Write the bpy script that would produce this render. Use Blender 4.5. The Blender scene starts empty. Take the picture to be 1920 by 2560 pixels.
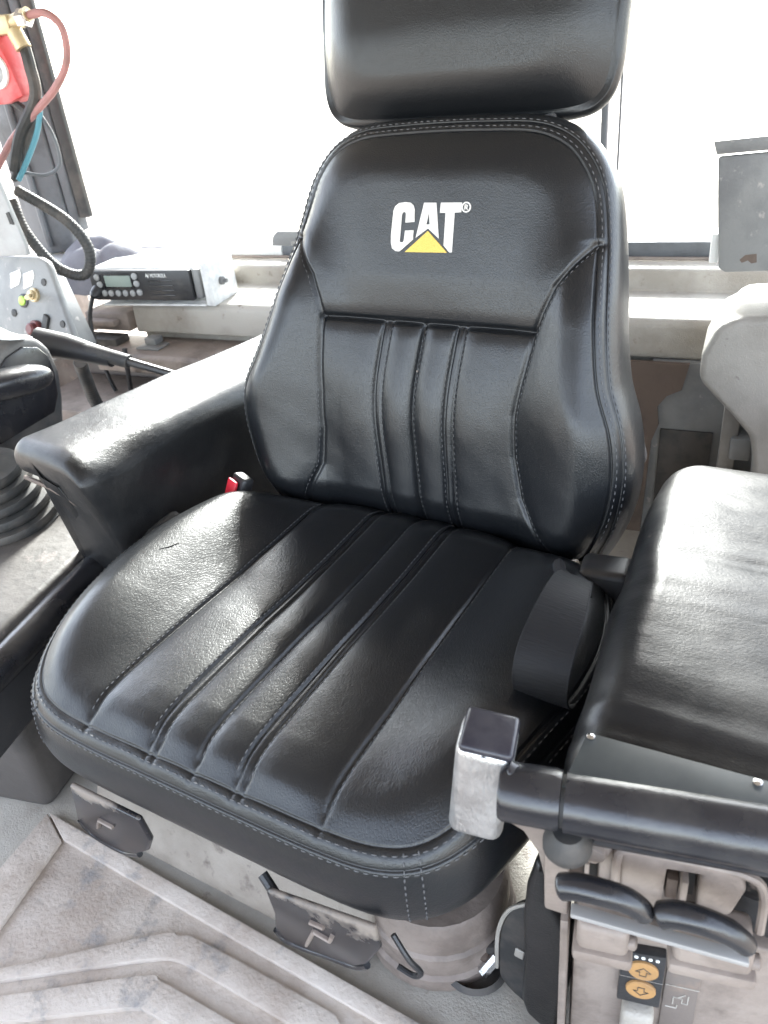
import bpy, bmesh, math, random
import numpy as np
from mathutils import Matrix, Vector
from mathutils.geometry import tessellate_polygon

random.seed(7); rng = np.random.default_rng(7)
SC = bpy.context.scene
COL = SC.collection
S = 0.8                                   # drawing units -> metres
R = math.radians

# ------------------------------------------------------------------ camera
cam_d = bpy.data.cameras.new('camera'); cam = bpy.data.objects.new('camera', cam_d); COL.objects.link(cam)
yaw, pitch, roll = -0.5706, 0.5395, -0.1111
_f = Vector((math.sin(yaw)*math.cos(pitch), math.cos(yaw)*math.cos(pitch), -math.sin(pitch)))
_r = Vector((math.cos(yaw), -math.sin(yaw), 0)); _u = _r.cross(_f)
_R = _r*math.cos(roll) + _u*math.sin(roll); _U = -_r*math.sin(roll) + _u*math.cos(roll)
M = Matrix((( _R.x, _U.x, -_f.x), (_R.y, _U.y, -_f.y), (_R.z, _U.z, -_f.z))).to_4x4()
M.translation = Vector((0.5219, -0.8217, 0.6389))*S
cam.matrix_world = M
cam_d.sensor_fit = 'VERTICAL'; cam_d.sensor_height = 24.0; cam_d.lens = 24.0*1971.5/2560
cam_d.dof.use_dof = True; cam_d.dof.focus_distance = 0.86; cam_d.dof.aperture_fstop = 7.0
cam_d.clip_start = 0.02; cam_d.clip_end = 800
SC.camera = cam
SC.render.resolution_x, SC.render.resolution_y = 768, 1024

# ------------------------------------------------------------------ sky, sun, exposure
SUN_DIR = Vector((-0.37, 0.785, 0.53)).normalized()       # towards the sun: behind the seat, a little to the left
w = bpy.data.worlds.new('World'); SC.world = w; w.use_nodes = True
nt = w.node_tree; nt.nodes.clear()
sky = nt.nodes.new('ShaderNodeTexSky'); sky.sky_type = 'NISHITA'; sky.sun_disc = False
sky.sun_elevation = math.asin(SUN_DIR.z); sky.sun_rotation = math.atan2(SUN_DIR.x, SUN_DIR.y)
sky.altitude = 200; sky.air_density = 1.0; sky.dust_density = 1.6; sky.ozone_density = 1.0
hs = nt.nodes.new('ShaderNodeHueSaturation'); hs.inputs['Saturation'].default_value = 0.5
bg = nt.nodes.new('ShaderNodeBackground'); bg.inputs['Strength'].default_value = 0.15
wo = nt.nodes.new('ShaderNodeOutputWorld')
nt.links.new(sky.outputs[0], hs.inputs['Color']); nt.links.new(hs.outputs[0], bg.inputs['Color']); nt.links.new(bg.outputs[0], wo.inputs['Surface'])
sl = bpy.data.lights.new('sun', 'SUN'); sl.energy = 2.8; sl.angle = R(9.0); sl.color = (1.0, 0.985, 0.965)
so = bpy.data.objects.new('sun', sl); COL.objects.link(so)
so.rotation_euler = SUN_DIR.to_track_quat('Z', 'Y').to_euler(); so.location = SUN_DIR*20
vs = SC.view_settings; vs.view_transform = 'Standard'; vs.look = 'None'; vs.gamma = 1.0; vs.use_curve_mapping = False
vs.exposure = 3.25
try:
    SC.cycles.max_bounces = 8; SC.cycles.sample_clamp_indirect = 6.0; SC.cycles.use_denoising = True
except Exception: pass

# ------------------------------------------------------------------ materials
MATS = {}
def mat(name, col, rough=0.5, metal=0.0, spec=0.5, col2=None, mixscale=8, mixlo=.45, mixhi=.62, col3=None, scale3=40, lo3=.6, hi3=.68,
        bump=None, rough2=None, coat=0, trans=0):
    """bump: list of (kind, scale, distance[, stretch vector]); col2/col3: noise-patched second and third colours (dust, wear)"""
    m = bpy.data.materials.new(name); m.use_nodes = True; n = m.node_tree; N, L = n.nodes, n.links
    b = N['Principled BSDF']
    b.inputs['Base Color'].default_value = (*col, 1); b.inputs['Roughness'].default_value = rough
    b.inputs['Metallic'].default_value = metal; b.inputs['Specular IOR Level'].default_value = spec
    if coat: b.inputs['Coat Weight'].default_value = coat; b.inputs['Coat Roughness'].default_value = .25
    if trans: b.inputs['Transmission Weight'].default_value = trans
    tc = N.new('ShaderNodeTexCoord')
    def noise(sc, lo, hi, det=6):
        t = N.new('ShaderNodeTexNoise'); t.inputs['Scale'].default_value = sc; t.inputs['Detail'].default_value = det; t.inputs['Roughness'].default_value = .62
        L.new(tc.outputs['Object'], t.inputs['Vector'])
        r = N.new('ShaderNodeMapRange'); r.inputs[1].default_value = lo; r.inputs[2].default_value = hi
        L.new(t.outputs['Fac'], r.inputs[0]); return r.outputs[0]
    src = None
    if col2 is not None:
        f = noise(mixscale, mixlo, mixhi)
        mx = N.new('ShaderNodeMix'); mx.data_type = 'RGBA'; mx.inputs[6].default_value = (*col, 1); mx.inputs[7].default_value = (*col2, 1)
        L.new(f, mx.inputs[0]); src = mx.outputs[2]
        if rough2 is not None:
            mr = N.new('ShaderNodeMapRange'); mr.inputs[3].default_value = rough; mr.inputs[4].default_value = rough2
            L.new(f, mr.inputs[0]); L.new(mr.outputs[0], b.inputs['Roughness'])
    if col3 is not None:
        f = noise(scale3, lo3, hi3, 4)
        mx = N.new('ShaderNodeMix'); mx.data_type = 'RGBA'; mx.inputs[7].default_value = (*col3, 1)
        if src is not None: L.new(src, mx.inputs[6])
        else: mx.inputs[6].default_value = (*col, 1)
        L.new(f, mx.inputs[0]); src = mx.outputs[2]
    if src is not None: L.new(src, b.inputs['Base Color'])
    prev = None
    for bb in (bump or []):
        kind, sc, dist = bb[:3]
        vec = tc.outputs['Object']
        if len(bb) > 3:
            mp = N.new('ShaderNodeMapping'); mp.inputs['Scale'].default_value = bb[3]; mp.inputs['Rotation'].default_value = bb[4] if len(bb) > 4 else (0, 0, 0)
            L.new(vec, mp.inputs['Vector']); vec = mp.outputs[0]
        if kind == 'cells':
            ds = N.new('ShaderNodeTexNoise'); ds.inputs['Scale'].default_value = sc*.35; ds.inputs['Detail'].default_value = 3
            L.new(vec, ds.inputs['Vector'])
            va = N.new('ShaderNodeVectorMath'); va.operation = 'MULTIPLY_ADD'; va.inputs[1].default_value = (2.2/sc,)*3
            L.new(ds.outputs['Color'], va.inputs[0]); L.new(vec, va.inputs[2])
            t = N.new('ShaderNodeTexVoronoi'); t.feature = 'DISTANCE_TO_EDGE'; t.inputs['Scale'].default_value = sc
            L.new(va.outputs[0], t.inputs['Vector']); h = t.outputs['Distance']
            rr = N.new('ShaderNodeMapRange'); rr.inputs[1].default_value = 0; rr.inputs[2].default_value = .28; rr.interpolation_type = 'SMOOTHSTEP'
            L.new(h, rr.inputs[0]); h = rr.outputs[0]
        else:
            t = N.new('ShaderNodeTexNoise'); t.inputs['Scale'].default_value = sc; t.inputs['Detail'].default_value = 5
            L.new(vec, t.inputs['Vector']); h = t.outputs['Fac']
        bn = N.new('ShaderNodeBump'); bn.inputs['Strength'].default_value = 1.0; bn.inputs['Distance'].default_value = dist
        L.new(h, bn.inputs['Height'])
        if prev is not None: L.new(prev, bn.inputs['Normal'])
        prev = bn.outputs['Normal']
    if prev is not None: L.new(prev, b.inputs['Normal'])
    MATS[name] = m
    return m

GR = [('cells', 480, .00007, (1, .40, .8), (0, 0, -.5)), ('noise', 12, .0012)]
leather = mat('black_leather', (.008, .0089, .0104), .31, spec=.5, bump=GR)
vinyl = mat('worn_black_vinyl', (.009, .0093, .010), .32, spec=.42, col2=(.016, .0155, .0155), mixscale=14, bump=[('cells', 420, .00010), ('noise', 26, .0012)], rough2=.42)
vinyl_pad = mat('creased_black_vinyl', (.010, .0105, .0115), .30, spec=.4, col2=(.02, .0195, .019), mixscale=9, bump=[('cells', 480, .00004, (.5, 1, 1)), ('noise', 24, .0006, (1, 2.2, 1))],
                col3=(.14, .115, .10), scale3=26, lo3=.68, hi3=.72, rough2=.42)
thread = mat('grey_thread', (.08, .08, .083), .7)
thread_w = mat('cream_embroidery', (.62, .60, .57), .75, bump=[('noise', 900, .0006, (1, .25, 1))])
thread_y = mat('yellow_embroidery', (.62, .44, .10), .75, bump=[('noise', 900, .0006, (1, .25, 1))])
plastic = mat('black_plastic', (.022, .022, .024), .42, bump=[('noise', 500, .0002)], col2=(.06, .055, .05), mixscale=20, mixlo=.55, mixhi=.75)
gloss = mat('glossy_black_paint', (.014, .014, .017), .26, spec=.6, bump=[('noise', 30, .0012)], col2=(.03, .029, .03), mixscale=12)
podm = mat('dusty_grey_plastic', (.05, .05, .052), .5, col2=(.11, .10, .092), mixscale=9, bump=[('noise', 200, .0005)])
rubber = mat('dark_rubber', (.03, .03, .03), .6, col2=(.07, .062, .055), mixscale=18, bump=[('noise', 60, .001)])
dusty_plate = mat('dusty_black_enamel', (.012, .012, .015), .2, spec=.6, col2=(.19, .16, .135), mixscale=14, mixlo=.0, mixhi=1.0, rough2=.75)
def dust_top(m, z0, z1, amp):
    n = m.node_tree; N, L = n.nodes, n.links
    mr = [x for x in N if x.type == 'MAP_RANGE' and x.inputs[0].links and x.inputs[0].links[0].from_node.type == 'TEX_NOISE'][0]; nz = mr.inputs[0].links[0].from_node
    tc = [x for x in N if x.type == 'TEX_COORD'][0]; sp = N.new('ShaderNodeSeparateXYZ'); L.new(tc.outputs['Object'], sp.inputs[0])
    ma = N.new('ShaderNodeMath'); ma.operation = 'MULTIPLY_ADD'; ma.inputs[1].default_value = amp; L.new(nz.outputs['Fac'], ma.inputs[0]); L.new(sp.outputs['Z'], ma.inputs[2])
    mr.inputs[1].default_value = z0+amp*.5; mr.inputs[2].default_value = z1+amp*.5; L.new(ma.outputs[0], mr.inputs[0])
dust_top(dusty_plate, .032, .044, .14)
webbing = mat('seat_belt_webbing', (.009, .009, .010), .6, spec=.25, bump=[('noise', 500, .0006, (.15, 1, 1))])
beige = mat('worn_beige_paint', (.26, .215, .185), .55, col2=(.16, .125, .105), mixscale=9, mixlo=.42, mixhi=.68, col3=(.12, .095, .08), scale3=22, lo3=.50, hi3=.78,
            bump=[('noise', 160, .0008), ('noise', 14, .004)])
pale = mat('pale_grey_beige_paint', (.385, .36, .32), .5, col2=(.265, .24, .205), mixscale=7, mixlo=.44, mixhi=.66, bump=[('noise', 420, .0008), ('noise', 14, .003)], col3=(.17, .135, .11), scale3=40, lo3=.63, hi3=.74)
beige_dusty = mat('dusty_seat_base_paint', (.30, .265, .225), .65, col2=(.20, .17, .14), mixscale=10, mixlo=.4, mixhi=.65, bump=[('noise', 260, .0008)], col3=(.13, .105, .09), scale3=50, lo3=.58, hi3=.75)
matm = mat('dusty_floor_rubber', (.55, .49, .435), .8, col2=(.40, .335, .285), mixscale=8, mixlo=.42, mixhi=.62, col3=(.29, .275, .265), scale3=30, lo3=.56, hi3=.70,
           bump=[('noise', 220, .0012), ('noise', 24, .003)])
sidegrey = mat('grey_beige_moulding', (.22, .205, .185), .55, col2=(.165, .15, .132), mixscale=7, bump=[('noise', 420, .0005)], col3=(.14, .12, .11), scale3=46, lo3=.68, hi3=.74)
darkbrown = mat('shade_dark_dusty_plastic', (.075, .066, .060), .6, col2=(.045, .04, .037), mixscale=8, col3=(.13, .11, .10), scale3=20, bump=[('noise', 80, .001)])  # base darkened to stand in for shade on the left console
brown = mat('brown_dusty_steel', (.15, .125, .11), .62, col2=(.09, .07, .06), mixscale=7, col3=(.2, .15, .12), scale3=18, bump=[('noise', 80, .001)])
rust = mat('rusty_steel', (.105, .075, .058), .7, col2=(.06, .045, .037), mixscale=6, col3=(.12, .085, .065), scale3=13, lo3=.6, hi3=.75, bump=[('noise', 50, .002)])
grey = mat('grey_dash_metal', (.20, .20, .195), .5, col2=(.15, .15, .15), mixscale=11, bump=[('noise', 300, .0004)], col3=(.32, .30, .28), scale3=50, lo3=.62, hi3=.7)
lightgrey = mat('light_grey_metal', (.34, .345, .345), .42, col2=(.27, .27, .27), mixscale=9, bump=[('noise', 200, .0004)])
pillarm = mat('weathered_black_haze_lift', (.10, .107, .118), .5, col2=(.05, .052, .056), mixscale=8, bump=[('noise', 40, .002)])  # base grey lifted to stand in for haze at the upper left
greenplate = mat('dark_green_grey_plate', (.03, .034, .034), .5, spec=.35, col2=(.04, .044, .043), mixscale=15, col3=(.2, .2, .2), scale3=90, lo3=.72, hi3=.76)
alu = mat('cast_aluminium', (.74, .74, .73), .34, metal=.9, bump=[('noise', 330, .0013, (1, 1, .4))], col2=(.55, .54, .53), mixscale=25)
bar_metal = mat('bright_bar', (.42, .41, .40), .4, metal=.5)
steel = mat('polished_steel', (.6, .6, .6), .25, metal=1.0, bump=[('noise', 100, .0004)])
brass = mat('dull_brass', (.55, .45, .28), .45, metal=.6, bump=[('noise', 200, .0008)])
lens = mat('dark_violet_cap', (.02, .019, .027), .28, spec=.45, bump=[('noise', 60, .0006)], col2=(.035, .033, .04), mixscale=40)
white = mat('white_label', (.78, .78, .76), .6)
whitepaint = mat('white_enamel', (.66, .66, .64), .4, bump=[('noise', 60, .0008)], col2=(.5, .5, .5), mixscale=30)
red = mat('red_paint', (.62, .07, .075), .5, col2=(.66, .18, .18), mixscale=20)
redlight = mat('red_button', (.68, .03, .05), .35)
darkred = mat('dull_red_knob', (.12, .03, .03), .4)
green = mat('green_lens', (.32, .5, .06), .3)
orange = mat('orange_button', (.36, .20, .075), .7, col2=(.29, .165, .07), mixscale=60)
lcd = mat('green_grey_display', (.26, .31, .28), .25)
cloth = mat('lavender_grey_cloth', (.17, .168, .185), .9, col2=(.12, .118, .135), mixscale=10, bump=[('noise', 300, .001)])
hosepink = mat('faded_red_hose', (.36, .17, .16), .55, col2=(.28, .15, .14), mixscale=30)
hoseblue = mat('blue_hose', (.08, .24, .30), .5)
dirtym = mat('outdoor_earth', (.34, .29, .24), .9, col2=(.18, .15, .12), mixscale=.3)
glassm = bpy.data.materials.new('window_glass'); glassm.use_nodes = True
_n = glassm.node_tree; _n.nodes.clear()
_o = _n.nodes.new('ShaderNodeOutputMaterial'); _m = _n.nodes.new('ShaderNodeMixShader'); _t = _n.nodes.new('ShaderNodeBsdfTransparent'); _g = _n.nodes.new('ShaderNodeBsdfGlossy')
_g.inputs['Roughness'].default_value = .03; _t.inputs[0].default_value = (.95, .97, .96, 1); _m.inputs[0].default_value = .05
_n.links.new(_t.outputs[0], _m.inputs[1]); _n.links.new(_g.outputs[0], _m.inputs[2]); _n.links.new(_m.outputs[0], _o.inputs[0])

# ------------------------------------------------------------------ mesh helpers
BASE = {}
def tag(o, label=None, cat=None, group=None, kind=None):
    if label: o['label'] = label
    if cat: o['category'] = cat
    if group: o['group'] = group
    if kind: o['kind'] = kind
    return o
def thing(name, label, cat, base, group=None):
    o = bpy.data.objects.new(name, None); COL.objects.link(o)
    o.location = Vector(base)*S; o.empty_display_size = .03
    BASE[o.name] = np.array(base, float)
    return tag(o, label, cat, group)
def mk(name, VF, m, parent=None, smooth=35, normals=None):
    V, F = VF; V = np.asarray(V, float)
    if parent is not None: base = BASE[parent.name]
    else: base = np.array([(V[:, 0].min()+V[:, 0].max())/2, (V[:, 1].min()+V[:, 1].max())/2, V[:, 2].min()])
    me = bpy.data.meshes.new(name)
    P = (V-base)*S
    if isinstance(F, np.ndarray):
        k = F.shape[1]
        me.vertices.add(len(P)); me.vertices.foreach_set('co', P.astype(np.float32).ravel())
        me.loops.add(F.size); me.loops.foreach_set('vertex_index', F.astype(np.int32).ravel())
        me.polygons.add(len(F)); me.polygons.foreach_set('loop_start', (np.arange(len(F))*k).astype(np.int32))
        me.update(calc_edges=True); me.validate()
    else:
        me.from_pydata([tuple(p) for p in P], [], [tuple(f) for f in F]); me.update()
    if smooth is not None:
        me.shade_smooth()
        if smooth < 180 and normals is None: me.set_sharp_from_angle(angle=R(smooth))
    if normals is not None: me.normals_split_custom_set_from_vertices([tuple(v) for v in normals])
    o = bpy.data.objects.new(name, me); COL.objects.link(o); me.materials.append(m)
    BASE[o.name] = base
    if parent is not None: o.parent = parent
    else: o.location = Vector(base)*S
    return o
def join(*parts):
    V, F, k = [], [], 0
    for v, f in parts:
        V.extend([tuple(p) for p in v]); F.extend([tuple(int(i)+k for i in q) for q in f]); k += len(v)
    return np.array(V), F
def bm_out(bm):
    bmesh.ops.recalc_face_normals(bm, faces=bm.faces)
    bm.verts.index_update()
    V = np.array([tuple(v.co) for v in bm.verts]); F = [tuple(v.index for v in f.verts) for f in bm.faces]
    bm.free(); return V, F
def frame(rz=0, rx=0, ry=0):
    return np.array((Matrix.Rotation(R(rz), 3, 'Z') @ Matrix.Rotation(R(rx), 3, 'X') @ Matrix.Rotation(R(ry), 3, 'Y')))
def rbox(c, size, bev=.004, seg=2, rot=None, taper=None):
    bm = bmesh.new(); bmesh.ops.create_cube(bm, size=1)
    for v in bm.verts:
        v.co = Vector((v.co.x*size[0], v.co.y*size[1], v.co.z*size[2]))
        if taper and v.co.z > 0: v.co.x *= taper[0]; v.co.y *= taper[1]
    if bev: bmesh.ops.bevel(bm, geom=list(bm.edges), offset=min(bev, .48*min(size)), segments=seg, profile=.5, affect='EDGES')
    V, F = bm_out(bm)
    if rot is not None: V = V @ np.asarray(rot).T
    return V+np.array(c), F
def prism(poly, o, ux, uy, depth, bev=0, seg=2):
    """polygon in the plane (o, ux, uy), extruded by depth along ux x uy"""
    o, ux, uy = (np.array(a, float) for a in (o, ux, uy)); ux /= np.linalg.norm(ux); uy /= np.linalg.norm(uy); n = np.cross(ux, uy)
    bm = bmesh.new()
    lo = [bm.verts.new(o+ux*a+uy*b) for a, b in poly]; hi = [bm.verts.new(o+ux*a+uy*b+n*depth) for a, b in poly]
    k = len(poly); bm.faces.new(lo[::-1]); bm.faces.new(hi)
    for i in range(k): bm.faces.new((lo[i], lo[(i+1) % k], hi[(i+1) % k], hi[i]))
    bmesh.ops.recalc_face_normals(bm, faces=bm.faces)
    if bev:
        ed = [e for e in bm.edges if len(e.link_faces) == 2 and e.calc_face_angle(0) > R(25)]
        bmesh.ops.bevel(bm, geom=ed, offset=bev, segments=seg, profile=.5, affect='EDGES', clamp_overlap=True)
    bmesh.ops.triangulate(bm, faces=[f for f in bm.faces if len(f.verts) > 4])
    return bm_out(bm)
def catmull(P, n=8, closed=False):
    P = np.array(P, float); k = len(P); out = []
    rngi = range(k) if closed else range(k-1)
    for i in rngi:
        if closed: p0, p1, p2, p3 = P[(i-1) % k], P[i], P[(i+1) % k], P[(i+2) % k]
        else: p0, p1, p2, p3 = P[max(i-1, 0)], P[i], P[i+1], P[min(i+2, k-1)]
        for t in np.linspace(0, 1, n, endpoint=False):
            out.append(.5*((2*p1)+(-p0+p2)*t+(2*p0-5*p1+4*p2-p3)*t*t+(-p0+3*p1-3*p2+p3)*t**3))
    if not closed: out.append(P[-1])
    return np.array(out)
def tube(P, r, n=10, closed=False, flat=None):
    P = np.array(P, float); k = len(P); rr = np.full(k, r) if np.isscalar(r) else np.array(r, float)
    T = np.gradient(P, axis=0) if not closed else np.roll(P, -1, 0)-np.roll(P, 1, 0)
    T /= np.linalg.norm(T, axis=1)[:, None]+1e-12
    a = np.array([0, 0, 1.]) if abs(T[0][2]) < .9 else np.array([1., 0, 0])
    u = np.cross(T[0], a); u /= np.linalg.norm(u); V = []
    for i in range(k):
        u = u-T[i]*(u@T[i]); u /= np.linalg.norm(u); v = np.cross(T[i], u)
        for j in range(n):
            q = 2*math.pi*j/n; V.append(P[i]+rr[i]*(u*math.cos(q)+v*math.sin(q)*(flat or 1)))
    F = []
    for i in range(k if closed else k-1):
        for j in range(n):
            a0, b0 = i*n+j, i*n+(j+1) % n; c0, d0 = ((i+1) % k)*n+(j+1) % n, ((i+1) % k)*n+j
            F.append((a0, b0, c0, d0))
    if not closed: F.append(tuple(range(n))[::-1]); F.append(tuple((k-1)*n+j for j in range(n)))
    return np.array(V), F
def resample(P, step):
    P = np.array(P, float); d = np.r_[0, np.cumsum(np.linalg.norm(np.diff(P, axis=0), axis=1))]
    t = np.linspace(0, d[-1], max(2, int(d[-1]/step)+1))
    return np.stack([np.interp(t, d, P[:, i]) for i in range(P.shape[1])], 1)
def corrugated(P, r, pitch=.0075, depth=.085):
    Q = resample(catmull(P, 12), pitch/4); i = np.arange(len(Q))
    return tube(Q, r*(1-depth*(.5+.5*np.cos(i*math.pi/2))), 12)
def lathe(prof, o, axis=(0, 0, 1), n=28):
    ax = Vector(axis).normalized(); u = ax.orthogonal().normalized(); v = ax.cross(u); o = Vector(o); V, F = [], []
    for r, h in prof:
        for j in range(n):
            q = 2*math.pi*j/n; V.append(tuple(o+ax*h+(u*math.cos(q)+v*math.sin(q))*r))
    for i in range(len(prof)-1):
        for j in range(n): F.append((i*n+j, i*n+(j+1) % n, (i+1)*n+(j+1) % n, (i+1)*n+j))
    F.append(tuple(range(n))[::-1]); F.append(tuple((len(prof)-1)*n+j for j in range(n)))
    return np.array(V), F
def ss(a, b, x):
    t = np.clip((np.asarray(x, float)-a)/(b-a), 0, 1); return t*t*(3-2*t)
def gauss(d, wd): return np.exp(-(d/wd)**2)
def wobble(P, sc, amp, seed=0):
    """smooth pseudo-noise from a few sines, for dents and folds"""
    P = np.asarray(P, float); g = np.random.default_rng(seed); out = np.zeros(P.shape[:-1])
    for k in range(7):
        d = g.normal(size=3); d /= np.linalg.norm(d); out += np.sin(P @ d*sc*(.6+.35*k)+g.uniform(0, 6.3))/(1+.45*k)
    return out*amp/2.5
LA = R(6.3); LE = np.array([math.cos(LA), math.sin(LA), 0]); LB = np.array([-math.sin(LA), math.cos(LA), 0]); LO = np.array([0, .72, 0]); ZZ = np.array([0, 0, 1.])
def LF(s, q, z): return LO+LE*s+LB*q+ZZ*z                 # cab frame: along the rear ledge, backwards, up
KA = R(13); KE = np.array([math.cos(KA), math.sin(KA), 0]); KN = np.array([math.sin(KA), -math.cos(KA), 0]); KO = np.array([.385, -.41, 0])
def KF(s, q, z): return KO+KE*s+KN*q+ZZ*z                 # control console frame: along its face, out of the face, up
LROT = frame(6.3); KROT = frame(13)
def lbox(s0, s1, q0, q1, z0, z1, bev=.004, seg=2): return rbox(LF((s0+s1)/2, (q0+q1)/2, (z0+z1)/2), (s1-s0, q1-q0, z1-z0), bev, seg, LROT)
def kbox(s0, s1, q0, q1, z0, z1, bev=.003, seg=2): return rbox(KF((s0+s1)/2, (q0+q1)/2, (z0+z1)/2), (s1-s0, q1-q0, z1-z0), bev, seg, KROT)
def lprism(prof, s0, s1, bev=.006, seg=3):                # profile in (q, z), swept along the ledge
    return prism([(q, z) for q, z in prof], LF(s0, 0, 0), LB, ZZ, s1-s0, bev, seg)
def kprism(poly, q0, depth, bev=.003, seg=2):             # outline in (s, z) on the console face, thickness outwards
    return prism(poly, KF(0, q0, 0), KE, ZZ, depth, bev, seg)

# ------------------------------------------------------------------ the setting
g = mk('ground', (np.array([(-300, -300, -2.6), (300, -300, -2.6), (300, 300, -2.6), (-300, 300, -2.6)]), [(0, 1, 2, 3)]), dirtym); tag(g, kind='structure')
fl = mk('floor', rbox((-.1, -.2, -.385), (2.3, 2.8, .04), .004), pale); tag(fl, kind='structure')
rf = mk('ceiling', rbox((-.15, -.235, 1.06), (2.7, 2.53, .07), .03, 3), pale); tag(rf, kind='structure')

# ------------------------------------------------------------------ upholstered pads (seat, backrest, headrest)
class Pad:
    """Closed cushion: polar grid over an outline, a height field on its face, then a band that turns over the edge."""
    def __init__(s, half, centre, surf, band, place, NA=900, NR=230):
        half = np.array(half, float)
        loop = np.vstack([half, (half*[-1, 1])[::-1][1:-1]])
        C = catmull(loop, 14, True); s.c = np.array(centre, float); s.surf = surf; s.place = place
        d = C-s.c; a = np.unwrap(np.arctan2(d[:, 1], d[:, 0])); r = np.hypot(d[:, 0], d[:, 1])
        if a[-1] < a[0]: a = a[::-1]; r = r[::-1]
        s.a = np.r_[a-2*math.pi, a, a+2*math.pi]; s.r = np.r_[r, r, r]
        s.ang = np.linspace(0, 2*math.pi, NA, endpoint=False); rad = s.rad(s.ang)
        O = s.c+np.stack([np.cos(s.ang)*rad, np.sin(s.ang)*rad], 1); s.O = O
        t = np.roll(O, -1, 0)-np.roll(O, 1, 0); t /= np.linalg.norm(t, axis=1)[:, None]; s.nrm = np.stack([t[:, 1], -t[:, 0]], 1)
        rr = 1-(1-np.linspace(.004, 1, NR))**1.08
        X = s.c[0]+(O[:, 0]-s.c[0])[None]*rr[:, None]; Y = s.c[1]+(O[:, 1]-s.c[1])[None]*rr[:, None]
        H = surf(X, Y, np.repeat(rr[:, None], NA, 1)); RR = np.repeat(rr[:, None], NA, 1)
        s.eh = H[-1]; kk = 61; ext = np.r_[s.eh[-kk:], s.eh, s.eh[:kk]]; s.es = np.convolve(ext, np.ones(kk)/kk, 'same')[kk:-kk]
        bp = catmull(np.array(band, float), 5)[1:]; s.band = bp
        off, drop = bp[:, 0], bp[:, 1]
        X = np.vstack([X, O[:, 0][None]+s.nrm[:, 0][None]*off[:, None]]); Y = np.vstack([Y, O[:, 1][None]+s.nrm[:, 1][None]*off[:, None]])
        H = np.vstack([H, np.stack([s.ed(d_) for d_ in drop])]); RR = np.vstack([RR, 1+np.arange(1, len(bp)+1)[:, None]*.01+np.zeros((1, NA))])
        P = place(X, Y, H); K = len(X)
        V = P.reshape(-1, 3); i = np.arange(K-1)[:, None]; j = np.arange(NA)[None]; j2 = (j+1) % NA
        F = np.stack([i*NA+j, i*NA+j2, (i+1)*NA+j2, (i+1)*NA+j], -1).reshape(-1, 4)
        fn = np.cross(V[F[:, 2]]-V[F[:, 0]], V[F[:, 3]]-V[F[:, 1]])
        # orient outward
        top = place(np.array([s.c[0]]), np.array([s.c[1]]), np.array([1.]))[0]-place(np.array([s.c[0]]), np.array([s.c[1]]), np.array([0.]))[0]
        if fn[NA*20:NA*22].mean(0) @ top < 0: F = F[:, ::-1]; fn = -fn
        N = np.zeros_like(V)
        for k in range(4): np.add.at(N, F[:, k], fn)
        N /= np.linalg.norm(N, axis=1)[:, None]+1e-12
        s.V, s.F, s.N = V, F, N; W = np.stack([X, Y, RR], -1).reshape(-1, 3); s.fc = W[F].mean(1)
        ax = W[F][:, :, 0]; s.fc[:, 0] = ax.mean(1)
    def ed(s, drop):
        b = min(1, abs(drop)/.014); return (s.eh*(1-b)+s.es*b)*np.clip(1-abs(drop)/.14, .3, 1)+drop
    def rad(s, a):
        a = np.mod(a, 2*math.pi); return np.interp(a, s.a, s.r)
    def h(s, x, y):
        x, y = np.asarray(x, float), np.asarray(y, float)
        d = np.hypot(x-s.c[0], y-s.c[1]); q = np.arctan2(y-s.c[1], x-s.c[0])
        return s.surf(x, y, np.clip(d/s.rad(q), 0, 1))
    def inside(s, x, y):
        d = np.hypot(x-s.c[0], y-s.c[1]); return d/s.rad(np.arctan2(y-s.c[1], x-s.c[0]))
    def on(s, x, y, lift=0.): return s.place(np.atleast_1d(x), np.atleast_1d(y), np.atleast_1d(s.h(x, y))+lift)
    def sub(s, mask):
        F = s.F[mask]; used, inv = np.unique(F, return_inverse=True); return (s.V[used], inv.reshape(F.shape)), s.N[used]
    def edge_line(s, off, drop, lift=0.):
        X = s.O+s.nrm*off; return s.place(X[:, 0], X[:, 1], s.ed(drop)+lift)
def stitches(path, r=.0009, length=.0055, gap=.0035, skip=None):
    """dashes of thread along a path"""
    Q = resample(path, (length+gap)/3); parts = []
    for k in range(0, len(Q)-2, 3):
        a, b, c = Q[k], Q[k+1], Q[k+2]; parts.append(tube(np.array([a, (a+b)/2+0, b, b+(c-b)*.6]), [r*.5, r, r, r*.5], 5))
    return join(*parts)

seat = thing('operator_seat', 'black leather operator seat with embroidered backrest and ribbed cushion', 'seat', (0, -.15, -.17))

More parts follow.
